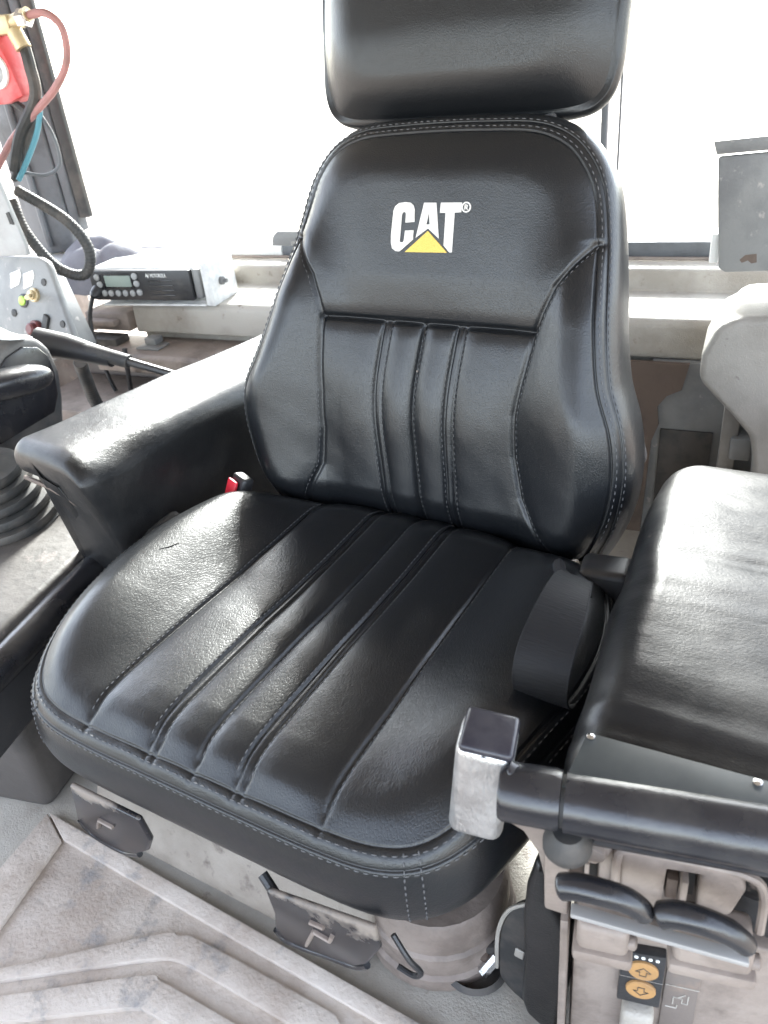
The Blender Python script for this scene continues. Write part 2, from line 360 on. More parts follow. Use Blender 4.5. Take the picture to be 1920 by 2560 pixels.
# cushion
XI, XO = .0617, .165
def seat_surf(x, y, r):
    ax = np.abs(x)
    z = .008*(1-np.clip(ax/.3, 0, 1)**2)*ss(1, .75, r)+.042*ss(.15, .30, ax)*ss(-.46, -.26, y)*(1-ss(-.03, .12, y))
    z += .010*ss(.17, .27, ax)*gauss(y+.37, .07)
    z -= .008*np.exp(-(x/.15)**2-((y+.06)/.15)**2)
    z -= .020*ss(.04, .13, y)
    z -= .017*np.clip((r-.86)/.14, 0, 1)**2
    for a, b, p in ((0, XI, .0025), (XI, XO, .0035), (XO, .34, .003)):
        q = (ax-(a+b)/2)/((b-a)/2); z += p*np.clip(1-q*q, 0, 1)*ss(1.0, .93, r)
    fade = .5+.5*ss(.998, .955, r)
    z -= (.0036*gauss(ax-XO, .0032)+.0018*gauss(ax-XO, .012))*fade
    z -= (.0038*gauss(ax, .0032)+.0024*gauss(ax, .012))*fade
    z -= (.0038*gauss(ax-XI-.0060, .0027)+.0038*gauss(ax-XI+.0060, .0027)+.0018*gauss(ax-XI, .016))*fade
    P = np.stack([x, y, 0*x], -1)
    z += wobble(P, 26, .0016, 3)*ss(1.0, .9, r) + wobble(P*[1.6, .7, 1], 70, .0006, 5)*ss(-.30, -.44, y)
    return z
seat_half = [(0, -.4435), (.08, -.4435), (.16, -.443), (.222, -.439), (.262, -.424), (.289, -.393), (.307, -.345), (.329, -.26), (.343, -.19), (.342, -.11), (.322, -.03), (.282, .037), (.21, .088), (.115, .12), (0, .131)]
seat_band = [(0, 0), (.0018, -.0034), (.0055, -.0034), (.011, -.008), (.0155, -.0165), (.0165, -.0195), (.020, -.023), (.024, -.04), (.0255, -.062), (.024, -.085), (.016, -.103), (0, -.112), (-.03, -.117), (-.09, -.119)]
pad = Pad(seat_half, (0, -.17), seat_surf, seat_band, lambda x, y, h: np.stack([x, y, h], -1))
x, y, r = pad.fc.T
band = r > 1.0
front = band & (np.abs(x) < .262) & (y < -.17)
(vf, n) = pad.sub(front); cushion = mk('seat_cushion', vf, leather, seat, normals=n)
for sgn in (-1, 1):
    vf, n = pad.sub(band & ~front & (x*sgn > 0)); mk('side_band', vf, leather, cushion, normals=n)
edges = [-1, -XO, -XI, 0, XI, XO, 1]
for a, b in zip(edges[:-1], edges[1:]):
    vf, n = pad.sub(~band & (x >= a) & (x < b)); mk('leather_panel', vf, leather, cushion, normals=n)
st = []
for xl in (-XO-.004, XO+.004, -XI-.0068-.003, -XI+.0068+.003, XI-.0068-.003, XI+.0068+.003, .0045):
    yy = np.linspace(-.452, .11, 200); k = pad.inside(np.full(200, xl), yy) < .955
    mk('stitching', stitches(pad.on(np.full(k.sum(), xl), yy[k], .0002), .0007), thread, cushion)
for off, drop in ((.0095, -.0062), (.0205, -.0235)):
    mk('stitching', stitches(np.vstack([pad.edge_line(off, drop, .0004)]), .0009, .006, .004), thread, cushion)
# corner seams on the skirt
def band_run(i, lift=.0006):
    pts = []
    for off, drop in pad.band[10:52]:
        X = pad.O[i]+pad.nrm[i]*(off+lift); pts.append(pad.place(X[:1], X[1:], np.array([pad.ed(drop)[i]]))[0])
    return np.array(pts)
for sgn in (-1, 1):
    for xx in (.252, .268):
        i = int(np.argmin(np.hypot(pad.O[:, 0]-sgn*xx, (pad.O[:, 1]+.43)*1.0)))
        mk('corner_stitching', stitches(band_run(i), .001, .005, .003), thread, cushion)
mk('seat_pan', rbox((0, -.15, -.135), (.46, .42, .06), .02, 3), plastic, seat)
sc = np.array([(-.274, -.187), (-.266, -.175)]); p0 = pad.on(*sc[0], .0006)[0]; p1 = pad.on(*sc[1], .0008)[0]; p2 = pad.on(-.261, -.160, .0006)[0]
mk('scuff_mark', tube(np.array([p0, p1, p2]), [.0006, .0012, .0006], 6, flat=.4), rubber, cushion)

# backrest
TH = .2396; BO = np.array([0, .0955, 0]); BN = np.array([0, -math.cos(TH), math.sin(TH)]); BT = np.array([0, math.sin(TH), math.cos(TH)])
def bplace(x, t, n):
    x, t, n = (np.asarray(a, float) for a in (x, t, n)); x = x-.012*gauss(t-.17, .11); n = n+.012*gauss(t-.20, .12)
    return BO+np.stack([x, 0*x, 0*x], -1)+BT*t[..., None]+BN*n[..., None]
_wt = np.array([-.06, 0, .055, .115, .175, .235, .29, .316, .35, .378, .405, .43]); _ww = np.array([.235, .199, .171, .161, .160, .166, .171, .178, .191, .211, .233, .26])
def seam_w(t): return np.interp(t, _wt, _ww)
TS = .2885
def back_surf(x, t, r):
    ax = np.abs(x); wv = seam_w(t)
    z = .052*ss(.125, .265, ax)*(1-ss(.30, .47, t))
    z += .010*(1-np.clip(ax/.2, 0, 1)**2)*ss(.28, .36, t)*ss(1, .8, r)
    z += .012*gauss(t-.13, .11)*gauss(ax, .15)
    z -= .024*np.clip((r-.84)/.16, 0, 1)**2
    z -= .03*ss(.03, -.05, t)
    low = ss(.411, .401, t)
    z -= (.0045*gauss(ax-wv, .0042)+.0035*gauss(ax-wv, .017))*low
    inn = ss(.004, -.004, ax-wv)
    z -= (.0065*gauss(t-TS, .0040)+.004*gauss(t-TS, .014))*inn
    dn = ss(.001, -.006, t-TS)
    for a, b, p in ((0, .0598, .005), (.0598, .165, .0055)):
        q = (ax-(a+b)/2)/((b-a)/2); z += p*np.clip(1-q*q, 0, 1)*dn*inn
    xi = .0598-.004*ss(.2, 0, t)
    z -= ((.0042*gauss(ax, .0036)+.0045*gauss(ax, .013))+(.004*gauss(ax-xi-.0062, .0028)+.004*gauss(ax-xi+.0062, .0028)+.004*gauss(ax-xi, .016)))*dn
    P = np.stack([x, t, 0*x], -1)
    z += wobble(P, 22, .0016, 11)*ss(1, .9, r)+wobble(P, 60, .0006, 12)*ss(.3, .1, t)
    return z
back_half = [(0, -.05), (.12, -.05), (.205, -.045), (.252, -.022), (.276, .015), (.294, .07), (.300, .125), (.293, .172), (.270, .225), (.252, .285), (.238, .35), (.226, .41), (.212, .465), (.192, .50), (.165, .523), (.125, .536), (.06, .5395), (0, .5405)]
back_band = [(0, 0), (.002, -.004), (.005, -.0035), (.0105, -.008), (.0135, -.013), (.016, -.0135), (.020, -.020), (.0245, -.034), (.026, -.055), (.023, -.085), (.010, -.112), (-.01, -.125), (-.1, -.13)]
bp = Pad(back_half, (0, .22), back_surf, back_band, bplace, NA=960, NR=250)
x, y, r = bp.fc.T; band = r > 1.0; wv = seam_w(y); bol = (np.abs(x) > wv) & (y < .407)
topb = band & (y > .51) & (np.abs(x) < .14)
vf, n = bp.sub(band & ~topb); backrest = mk('backrest', vf, leather, seat, normals=n)
vf, n = bp.sub(topb); mk('top_band', vf, leather, backrest, normals=n)
vf, n = bp.sub(~band & ~bol & (y >= TS)); mk('upper_panel', vf, leather, backrest, normals=n)
for sgn in (-1, 1):
    vf, n = bp.sub(~band & bol & (x*sgn > 0)); mk('side_bolster', vf, leather, backrest, normals=n)
ed = [-1, -.0598, 0, .0598, 1]
for a, b in zip(ed[:-1], ed[1:]):
    vf, n = bp.sub(~band & ~bol & (y < TS) & (x >= a) & (x < b)); mk('leather_panel', vf, leather, backrest, normals=n)
st = []
for xl in (-.0598-.0094, -.0598+.0094, .0598-.0094, .0598+.0094, .0045):
    tt = np.linspace(-.04, .28, 90); st.append(stitches(bp.on(np.full(90, xl)*(1-.05*ss(.2, 0, tt)), tt, .0004), .0006))
for sgn in (-1, 1):
    tt = np.linspace(-.02, .40, 150); st.append(stitches(bp.on(sgn*(seam_w(tt)+.005), tt, .0004), .0006))
for q in st: mk('stitching', q, thread, backrest)
for off, drop in ((.0085, -.0060), (.0175, -.0150)):
    mk('stitching', stitches(bp.edge_line(off, drop, .0001), .0008, .006, .004), thread, backrest)

# embroidered emblem on the upper panel
def emblem(name, loops, m, lift=.0012):
    k = [Vector((a, b, 0)) for lp in loops for a, b in lp]
    tri = tessellate_polygon([[Vector((a, b, 0)) for a, b in lp] for lp in loops])
    xs = np.array([v.x for v in k]); ts = np.array([v.y for v in k])
    top = bp.place(xs, ts, bp.h(xs, ts)+lift); bot = bp.place(xs, ts, bp.h(xs, ts)-.001); n = len(k)
    F = []
    for a, b, c in tri:
        A, B_, C_ = top[a], top[b], top[c]
        F.append((a, b, c) if np.cross(B_-A, C_-A) @ BN > 0 else (a, c, b))
    i0 = 0
    for lp in loops:
        q = len(lp)
        for i in range(q): F.append((i0+i, i0+(i+1) % q, n+i0+(i+1) % q, n+i0+i))
        i0 += q
    return mk(name, (np.vstack([top, bot]), F), m, backrest, smooth=None)
Cc = [(-.0218, .4256), (-.0222, .4421), (-.0244, .4473), (-.0291, .4505), (-.0371, .4513), (-.0473, .4500), (-.0536, .4458), (-.0561, .4401), (-.0588, .4083), (-.0582, .3967), (-.0559, .3899), (-.0498, .3863), (-.044, .3861), (-.040, .3888), (-.0231, .4023), (-.0227, .4147), (-.0362, .414), (-.0375, .401), (-.0391, .3986), (-.0426, .3982), (-.0442, .3999), (-.0422, .4345), (-.0406, .4378), (-.0372, .4383), (-.0357, .4364), (-.0361, .4245)]
emblem('letter', [Cc], thread_w)
emblem('letter', [[(-.0077, .4505), (.0109, .4505), (.0171, .4046), (0, .4174), (-.0187, .4048)], [(.0004, .4376), (.0023, .4226), (-.003, .4224)]], thread_w)
emblem('letter', [[(.0177, .4505), (.0486, .4508), (.0483, .4386), (.0387, .438), (.0381, .3872), (.0343, .387), (.0252, .3958), (.0254, .4377), (.017, .4377)]], thread_w)
emblem('yellow_triangle', [[(-.0002, .4141), (.031, .3865), (-.0352, .3855)]], thread_y)
qq = np.linspace(0, 2*math.pi, 25)[:-1]
emblem('registered_mark', [[(.0551+.0068*math.cos(a), .4450+.0068*math.sin(a)) for a in qq], [(.0551+.0050*math.cos(a), .4450+.0050*math.sin(a)) for a in qq]], thread_w)
def stroke(a, b, wd=.0007):
    a, b = np.array(a), np.array(b); d = (b-a)/np.linalg.norm(b-a); p = np.array([-d[1], d[0]])*wd
    return [tuple(a+p), tuple(b+p), tuple(b-p), tuple(a-p)]
for a, b in (((.0533, .4418), (.0533, .4482)), ((.0533, .4480), (.0568, .4472)), ((.0568, .4475), (.0562, .4448)), ((.0535, .4450), (.0566, .4450)), ((.0546, .4448), (.0572, .4418))):
    emblem('registered_mark', [stroke(a, b)], thread_w)

# headrest
def hsurf(x, t, r):
    z = -.052+.018*(1-np.clip(np.abs(x)/.21, 0, 1)**2)-.034*np.clip((r-.66)/.34, 0, 1)**2
    z -= .012*ss(.68, .58, t)
    return z+wobble(np.stack([x, t, 0*x], -1), 20, .0015, 21)*ss(1, .9, r)
hw = .218
head_half = [(0, .571), (.10, .571), (.168, .574), (.201, .586), (.215, .615), (hw, .67), (hw, .76), (.203, .83), (.19, .862), (.165, .875), (.1, .88), (0, .88)]
head_band = [(0, 0), (.002, -.0022), (.005, -.005), (.009, -.013), (.012, -.03), (.013, -.055), (.010, -.085), (-.005, -.105), (-.06, -.112)]
hp = Pad(head_half, (0, .725), hsurf, head_band, lambda x, t, n: bplace(np.asarray(x)-.017, t, n), NA=480, NR=90)
x, y, r = hp.fc.T; band = r > 1.0
vf, n = hp.sub(band); headrest = mk('headrest', vf, leather, seat, normals=n)
vf, n = hp.sub(~band); mk('front_panel', vf, leather, headrest, normals=n)
for sgn in (-1, 1):
    mk('headrest_bracket', rbox(bplace(np.array(sgn*.10), np.array(.56), np.array(-.10)), (.07, .02, .07), .005, 2, frame(0, -14)), plastic, headrest)
# recliner lug on the right of the backrest, pedestal parts and the two adjusting paddles under the cushion
mk('recliner_lug', prism([(0, 0), (.03, -.02), (.045, -.075), (.03, -.10), (-.02, -.08), (-.03, -.01)], (.262, .235, .155), (1, .2, 0), (0, 0, 1), .02, .005), darkbrown, seat)
def paddle(poly, tilt_y, emb):
    pl = mk('adjusting_paddle', prism(poly, (0, tilt_y, 0), (1, 0, 0), (0, -.10, 1), .008, .0035, 3), dusty_plate, seat)
    mk('paddle_rim', tube(np.array([(a, tilt_y-.005-.10*b, b) for a, b in catmull(emb['rim'], 6)]), .0042, 8), gloss, pl)
    for a, b in emb['marks']:
        mk('embossed_mark', tube(np.array([(p[0], tilt_y-.0085-.10*p[1], p[1]) for p in (a, b)]), .0042, 8, flat=.6), beige, pl)
paddle([(-.205, -.112), (-.224, -.165), (-.241, -.205), (-.231, -.233), (-.205, -.242), (-.169, -.239), (-.137, -.22), (-.105, -.19), (-.085, -.155), (-.085, -.11)], -.478,
       dict(rim=[(-.24, -.21), (-.23, -.236), (-.2, -.243), (-.168, -.24), (-.135, -.221)], marks=[((-.190, -.190), (-.176, -.165)), ((-.176, -.165), (-.152, -.166))]))
paddle([(.094, -.13), (.092, -.179), (.079, -.228), (.085, -.242), (.112, -.24), (.191, -.212), (.211, -.187), (.236, -.13), (.236, -.09)], -.478,
       dict(rim=[(.079, -.23), (.087, -.245), (.112, -.242), (.15, -.228), (.19, -.214), (.208, -.195)], marks=[((.129, -.213), (.150, -.165)), ((.150, -.165), (.170, -.168)), ((.170, -.168), (.176, -.152)), ((.15, -.145), (.168, -.142))]))
mk('seat_hinge_bar', tube(np.array([(.076, -.455, -.135), (.096, -.462, -.148)]), .006, 10), plastic, seat)
mk('suspension_housing', prism([(-.40, -.36), (-.405, -.33), (-.365, -.235), (-.33, -.2), (-.25, -.17), (.1, -.17), (.1, -.36)], (-.33, 0, 0), (0, 1, 0), (0, 0, 1), .48, .02, 3), beige_dusty, seat)
mk('suspension_drum', lathe([(.10, 0), (.10, .02), (.095, .024), (.095, .055), (.091, .06), (.091, .10), (.085, .11)], (.20, -.29, -.36)), beige, seat)
mk('wire_hook', tube(catmull([(.215, -.42, -.20), (.235, -.425, -.225), (.245, -.42, -.25), (.235, -.42, -.265), (.215, -.42, -.262)], 6), .0035, 8), plastic, seat)

# ------------------------------------------------------------------ floor mat and cab structure
fm = thing('floor_mat', 'dusty beige rubber floor mat with raised chevron ribs in front of the seat', 'floor mat', (-.1, -.6, -.365))
mk('mat_sheet', prism([(-.40, -.60), (-.425, -.414), (.28, -.428), (.40, -.43), (.40, -1.2), (-.40, -1.2)], (0, 0, -.366), (1, 0, 0), (0, 1, 0), .008, .003), matm, fm)
def strip(poly, name='raised_rib', h=.009, z=-.3585): return mk(name, prism(poly, (0, 0, z), (1, 0, 0), (0, 1, 0), h, .0022, 2), matm, fm)
strip([(-.424, -.415), (.28, -.428), (.28, -.450), (-.362, -.440)], 'raised_border')
strip([(-.4245, -.4175), (-.364, -.4425), (-.33, -.582), (-.30, -.70), (-.385, -.70), (-.41, -.52)], 'raised_border')
strip([tuple(p) for p in catmull([(-.36, -.66), (-.278, -.612), (-.126, -.488), (-.095, -.474), (-.06, -.4665), (.145, -.4635)], 6)]+[(.155, -.470), (.152, -.492), (.13, -.497)]+[tuple(p) for p in catmull([(.10, -.498), (-.041, -.499), (-.081, -.503), (-.109, -.517), (-.193, -.574), (-.271, -.628), (-.35, -.68)], 6)])
strip([tuple(p) for p in catmull([(-.33, -.69), (-.253, -.641), (-.104, -.538), (-.075, -.531), (-.014, -.529), (.14, -.526)], 6)]+[(.15, -.535), (.147, -.556), (.125, -.562)]+[tuple(p) for p in catmull([(.09, -.562), (-.047, -.565), (-.066, -.566), (-.094, -.576), (-.208, -.649), (-.29, -.70)], 6)])

# rear ledge of the cab: lip, top, step, window sill (cab frame, s along the ledge)
ledge = mk('rear_ledge', lprism([(0, .035), (.004, .10), (.016, .1135), (.195, .1135), (.203, .155), (.214, .1605), (.34, .1605), (.34, .0), (.03, .0), (.03, .035)], -1.105, .62, .006, 3), pale); tag(ledge, 'pale beige painted metal ledge under the rear window', 'ledge')
mk('lower_shelf', lprism([(-.115, -.03), (-.115, .008), (-.105, .016), (.029, .016), (.029, -.03)], -1.16, -.2, .004), beige, ledge)
mk('ledge_bolt', lathe([(.022, 0), (.022, .003), (.012, .006)], LF(-.80, -.06, .016)), beige, ledge)
lt = mk('latch_plate', lbox(-1.055, -.985, -.075, -.025, .016, .022, .002), grey, ledge); mk('latch_catch', lbox(-1.04, -1.005, -.055, -.02, .022, .040, .004), grey, lt)
wallr = mk('rear_wall', lbox(-1.6, .9, .03, .06, -.37, -.002, .003), brown); tag(wallr, kind='structure')
mk('wall_panel', lbox(-1.0, -.3, -.09, -.02, -.13, -.032, .006), beige, wallr)
mk('wall_step', lbox(-1.35, -.35, -.22, .02, -.37, -.10, .008), beige, wallr)
rp = mk('rusty_panel', prism([(-.35, .033), (-.1, .0335), (.272, .0345), (.268, .012), (.262, -.02), (.235, -.035), (.218, -.06), (.224, -.10), (.212, -.14), (.205, -.37), (-.35, -.37)], LF(0, -.012, 0), LE, ZZ, .010), rust); tag(rp, 'brown rusty steel panel with ragged edge below the rear ledge', 'panel')
gp = mk('grey_side_panel', lbox(.20, .60, -.010, .025, -.37, .034, .004), grey); tag(gp, 'plain grey panel beside the rusty panel, with a black opening', 'panel')
mk('dark_opening', lbox(.228, .330, -.016, -.0105, -.30, -.112, .001), rubber, gp)

# rear window
win = thing('rear_window', 'rear cab window with black lower frame above the pale ledge', 'window', tuple(LF(-.2, .29, .16)))
mk('frame_bar', lbox(-.79, .52, .272, .298, .164, .199, .004), pillarm, win); mk('glare_white_bar', lbox(-1.46, -.7905, .272, .298, .164, .192, .004), whitepaint, win)  # left run of the bar coloured white in place of window glare
mk('frame_seal', lbox(-1.46, .52, .262, .2715, .1615, .168, .002), beige, win)
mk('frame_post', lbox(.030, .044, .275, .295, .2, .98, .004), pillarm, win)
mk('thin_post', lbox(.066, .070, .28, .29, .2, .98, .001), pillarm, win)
mk('glass_pane', lbox(-1.40, .030, .283, .287, .2, .98, 0), glassm, win)
mk('glass_pane', lbox(.070, .62, .283, .287, .2, .98, 0), glassm, win)
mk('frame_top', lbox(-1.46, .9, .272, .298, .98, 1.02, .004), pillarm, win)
mk('corner_clip', prism([(-.80, .199), (-.71, .199), (-.705, .236), (-.775, .236), (-.79, .225)], LF(0, .25, 0), LE, ZZ, .012, .003), grey, win)

# left corner pillar of the cab
pil = thing('cab_pillar', 'dark weathered corner pillar at the left of the rear window', 'pillar', tuple(LF(-1.42, .2, .2)))
prof = [(-.08, -.05), (-.075, .03), (-.03, .045), (.0, .035), (.008, .015), (.045, .02), (.055, .0), (.06, -.02), (.02, -.03), (-.02, -.06)]
def pill(prof, z0, z1, s0, dq): return prism(prof, LF(s0, dq, z0), LE, LB, z1-z0, .004)
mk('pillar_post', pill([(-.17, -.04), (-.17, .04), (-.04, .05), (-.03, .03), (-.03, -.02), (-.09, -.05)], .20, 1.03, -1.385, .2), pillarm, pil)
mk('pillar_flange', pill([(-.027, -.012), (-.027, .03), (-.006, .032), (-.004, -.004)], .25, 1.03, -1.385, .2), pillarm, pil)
mk('pillar_seal', pill([(-.001, .0), (-.001, .028), (.024, .03), (.026, .012)], .285, 1.03, -1.385, .2), rubber, pil)
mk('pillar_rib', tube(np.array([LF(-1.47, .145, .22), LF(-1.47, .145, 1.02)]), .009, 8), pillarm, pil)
mk('sill_bracket', lbox(-1.60, -1.30, .12, .262, .12, .195, .004), lightgrey, pil)
# left door window frame running forward, and the door below it (beyond the frame of the photograph they shade the cab)
dw = mk('left_wall', rbox((-1.52, .45, -.12), (.05, .7, .5), .01), beige); tag(dw, kind='structure')
fw = mk('front_wall', rbox((-.1, -1.52, -.22), (2.7, .06, .30), .01), plastic); tag(fw, kind='structure')
rw = mk('right_wall', rbox((1.05, .35, -.1), (.05, .9, .54), .01), beige); tag(rw, kind='structure')

# ------------------------------------------------------------------ left armrest
def soft_block(V0F, amp=.002, sc=30, seed=1):
    V, F = V0F; return V+np.stack([wobble(V, sc, amp, seed), wobble(V, sc, amp, seed+1), wobble(V, sc, amp, seed+2)], 1), F
def subdiv(VF, cuts=6):
    bm = bmesh.new(); vs_ = [bm.verts.new(v) for v in VF[0]]
    for f in VF[1]:
        try: bm.faces.new([vs_[i] for i in f])
        except ValueError: pass
    bmesh.ops.subdivide_edges(bm, edges=[e for e in bm.edges if e.calc_length() > .02], cuts=cuts, use_grid_fill=True)
    return bm_out(bm)
arm = thing('armrest_console', 'black vinyl armrest console on the left of the seat, lit white on top', 'armrest', (-.47, .1, -.05))
def loft(sections):
    """list of rings with the same number of points"""
    n = len(sections[0]); V = np.vstack(sections); F = []
    for i in range(len(sections)-1):
        for j in range(n): F.append((i*n+j, i*n+(j+1) % n, (i+1)*n+(j+1) % n, (i+1)*n+j))
    F.append(tuple(range(n))[::-1]); F.append(tuple((len(sections)-1)*n+j for j in range(n)))
    bm = bmesh.new(); vv = [bm.verts.new(v) for v in V]
    for f in F: bm.faces.new([vv[i] for i in f])
    bmesh.ops.triangulate(bm, faces=[f for f in bm.faces if len(f.verts) > 4])
    return bm_out(bm)
def rrect(w2, h2, rr, k=6):
    out = []
    for cx, cy, a0 in ((w2-rr, h2-rr, 0), (-w2+rr, h2-rr, 90), (-w2+rr, -h2+rr, 180), (w2-rr, -h2+rr, 270)):
        for a in np.linspace(a0, a0+90, k): out.append((cx+rr*math.cos(R(a)), cy+rr*math.sin(R(a))))
    return np.array(out)
def arc(cx, cz, r, a0, a1, k=9): return [(cx+r*math.cos(R(t)), cz+r*math.sin(R(t))) for t in np.linspace(a0, a1, k)]
secs = []
sec = np.array([(-.386, -.34), (-.386, -.2), (-.385, -.05), (-.384, .0), (-.3835, .05), (-.383, .08)]+arc(-.433, .112, .05, 10, 84, 10)+[(-.46, .163), (-.49, .1635), (-.52, .1625)]+arc(-.546, .136, .026, 88, 190, 8)+[(-.571, .130)]+arc(-.554, .128, .016, 200, 268, 5)+[(-.500, .110), (-.462, .102), (-.445, .06), (-.46, -.03), (-.515, -.2), (-.52, -.34)])
def arm_front(z): return np.interp(z, [-.34, -.06, 0, .05, .085, .105, .2], [-.12, -.150, -.165, -.173, -.179, -.186, -.186])
rr0 = .030; ts = np.r_[0, .0012, .004, .009, .016, .024, rr0, np.linspace(.045, .63, 34), .64]
for t in ts:
    d = rr0-math.sqrt(max(0, rr0**2-(rr0-min(t, rr0))**2)); q = sec.copy()
    hi = ss(.085, .12, q[:, 1])
    q[:, 0] = -.478+(q[:, 0]+.478)*(1-.16*d/rr0); q[:, 1] -= (q[:, 1]-.125)*hi*.62*(d/rr0)
    y_ = arm_front(sec[:, 1])*(1-t/.64)+.455*(t/.64)+.010*((q[:, 0]+.478)/.09)*-1*max(0, 1-t/.12)*hi
    q[:, 1] -= (.062*np.clip((y_+.15), 0, 1))*ss(.0, .1, q[:, 1])
    q[:, 1] -= .005*gauss(q[:, 0]+.40, .03)*gauss(y_+.12, .05)*hi*2
    secs.append(np.stack([q[:, 0], y_, q[:, 1]], 1))
V, F = loft(secs); mk('armrest_body', soft_block((V, F), .0022, 22, 5), vinyl, arm, smooth=60)
mk('trim_edge', tube(catmull([(-.56, -.170, .098), (-.50, -.178, .097), (-.455, -.176, .08), (-.440, -.165, .05), (-.43, -.150, .01), (-.42, -.14, -.04)], 6), .004, 6), rust, arm)
lump = lathe([(.002, 0), (.04, .006), (.055, .02), (.05, .04), (.03, .052), (.002, .056)], (-.375, -.085, -.05)); lump = subdiv(lump, 2)
lump = (lump[0]*1+np.stack([wobble(lump[0], 160, .006, 31), wobble(lump[0], 160, .006, 32), wobble(lump[0], 160, .006, 33)], 1), lump[1])
fo = mk('torn_foam', lump, rubber, smooth=60); tag(fo, 'lump of torn black foam between cushion and left armrest', 'foam')

# seat belt buckle by the left armrest
bk = thing('belt_buckle', 'small seat belt buckle with red release button behind the cushion', 'buckle', (-.315, .02, -.06))
BR = frame(-12, -20, 12)
mk('buckle_body', rbox((-.306, .030, .010), (.034, .022, .065), .005, 3, BR), plastic, bk)
mk('release_button', rbox((-.312, .018, .022), (.023, .006, .036), .003, 2, BR), redlight, bk)

# ------------------------------------------------------------------ left side console, boot and control pod
lc = thing('control_console', 'dusty brown control console with rounded black front edge left of the seat', 'console', (-.62, -.2, -.2))
mk('console_body', rbox((-.69, -.22, -.215), (.40, .48, .31), .02, 4, frame(14)), darkbrown, lc)
mk('console_top', rbox((-.70, -.215, -.052), (.41, .50, .026), .012, 3, frame(14)), darkbrown, lc)
lrot = frame(14)
def lcp(a, b, z): return np.array([-.69, -.22, 0])+lrot @ np.array([a, b, 0])+ZZ*z
mk('rolled_edge', tube(np.array([lcp(.205, -.33, -.075), lcp(.212, -.2, -.073), lcp(.212, 0, -.070), lcp(.210, .2, -.066), lcp(.190, .245, -.066)]), .026, 14), gloss, lc)
mk('knee_panel', prism([(-.36, -.09), (.20, -.085), (.235, -.11), (.225, -.165), (-.36, -.185)], lcp(.205, 0, 0), lrot @ np.array([0, 1., 0]), ZZ, .02, .008, 3), plastic, lc)
bo = thing('control_boot', 'ribbed black rubber bellows boot on the left console', 'rubber boot', (-.70, -.17, -.04))
pr_ = [(.105, -.005), (.105, .01)]
for k in range(5):
    r0 = .102-.010*k; h0 = .012+.021*k; pr_ += [(r0, h0), (r0+.003, h0+.009), (r0, h0+.017), (r0-.014, h0+.019)]
pr_ += [(.04, .12), (.025, .125), (.001, .127)]
mk('bellows', lathe(pr_, (-.735, -.130, -.04), (.10, -.10, 1), 48), rubber, bo, smooth=50)
pod = thing('control_pod', 'dark moulded joystick pod with palm grip at the left edge', 'joystick', (-.92, .05, -.1))
def blob(c, size, rot=None, p=3, n=24, m=14):
    V, F = [], []
    for i in range(m+1):
        v = -math.pi/2+math.pi*i/m
        for j in range(n):
            u = 2*math.pi*j/n; f = lambda t: math.copysign(abs(t)**(2/p), t)
            V.append((f(math.cos(v))*f(math.cos(u))*size[0], f(math.cos(v))*f(math.sin(u))*size[1], f(math.sin(v))*size[2]))
    for i in range(m):
        for j in range(n): F.append((i*n+j, i*n+(j+1) % n, (i+1)*n+(j+1) % n, (i+1)*n+j))
    V = np.array(V)
    if rot is not None: V = V @ np.asarray(rot).T
    return V+np.array(c), F
mk('pod_hood', prism([(-.075, .03), (-.05, .15), (-.02, .20), (.016, .223), (.06, .231), (.098, .217), (.12, .188), (.126, .14), (.116, .09), (.10, .04), (.09, -.03), (-.06, -.03)], (-.95, 0, 0), (0, 1, 0), (0, 0, 1), .15, .016, 4), podm, pod, smooth=60)
mk('pod_recess', prism([(-.06, .06), (-.04, .14), (-.012, .185), (.02, .205), (.058, .212), (.09, .20), (.106, .178), (.108, .14), (.10, .10), (.08, .07)], (-.802, 0, 0), (0, 1, 0), (0, 0, 1), .006, .004, 2), gloss, pod, smooth=60)
mk('palm_grip', blob((-.755, -.02, .175), (.030, .085, .026), frame(-8, -8, 10), 2.5), gloss, pod, smooth=60)
mk('grip_neck', tube(np.array([(-.80, .02, .15), (-.77, .01, .165)]), .025, 14), plastic, pod)
mk('pod_column', rbox((-.915, .075, .02), (.12, .14, .24), .03, 4, frame(18), taper=(.9, .9)), rubber, pod)
mk('pod_base', rbox((-.95, .10, -.14), (.26, .26, .20), .03, 4, frame(18), taper=(.75, .75)), grey, pod)
mk('pod_skirt', blob((-.93, .03, -.05), (.13, .14, .05), frame(18), 2.6), grey, pod, smooth=60)
mk('amber_lamp', blob((-.80, -.065, .02), (.014, .012, .014), None, 2), orange, pod, smooth=60)
stk = thing('stalk_lever', 'thin black stalk lever reaching across behind the left armrest', 'lever', (-.80, .2, .1))
mk('stalk_boot', tube(np.array([(-.90, .165, .175), (-.84, .185, .163), (-.79, .197, .150), (-.74, .205, .140)]), [.030, .026, .021, .017], 14), plastic, stk)
mk('stalk_sleeve', tube(np.array([(-.80, .192, .158), (-.70, .21, .136)]), [.016, .0135], 12), rubber, stk)
mk('stalk_rod', tube(np.array([(-.70, .21, .136), (-.60, .225, .114), (-.545, .235, .098)]), [.009, .0075, .006], 10), plastic, stk)
pap = mk('paper_sheet', soft_block(subdiv(rbox((-.86, .01, .252), (.15, .15, .003), 0, rot=frame(0, -18, 6)), 6), .005, 40, 2), white, smooth=60); tag(pap, 'white sheet of paper lying on the joystick pod at the left edge', 'paper')

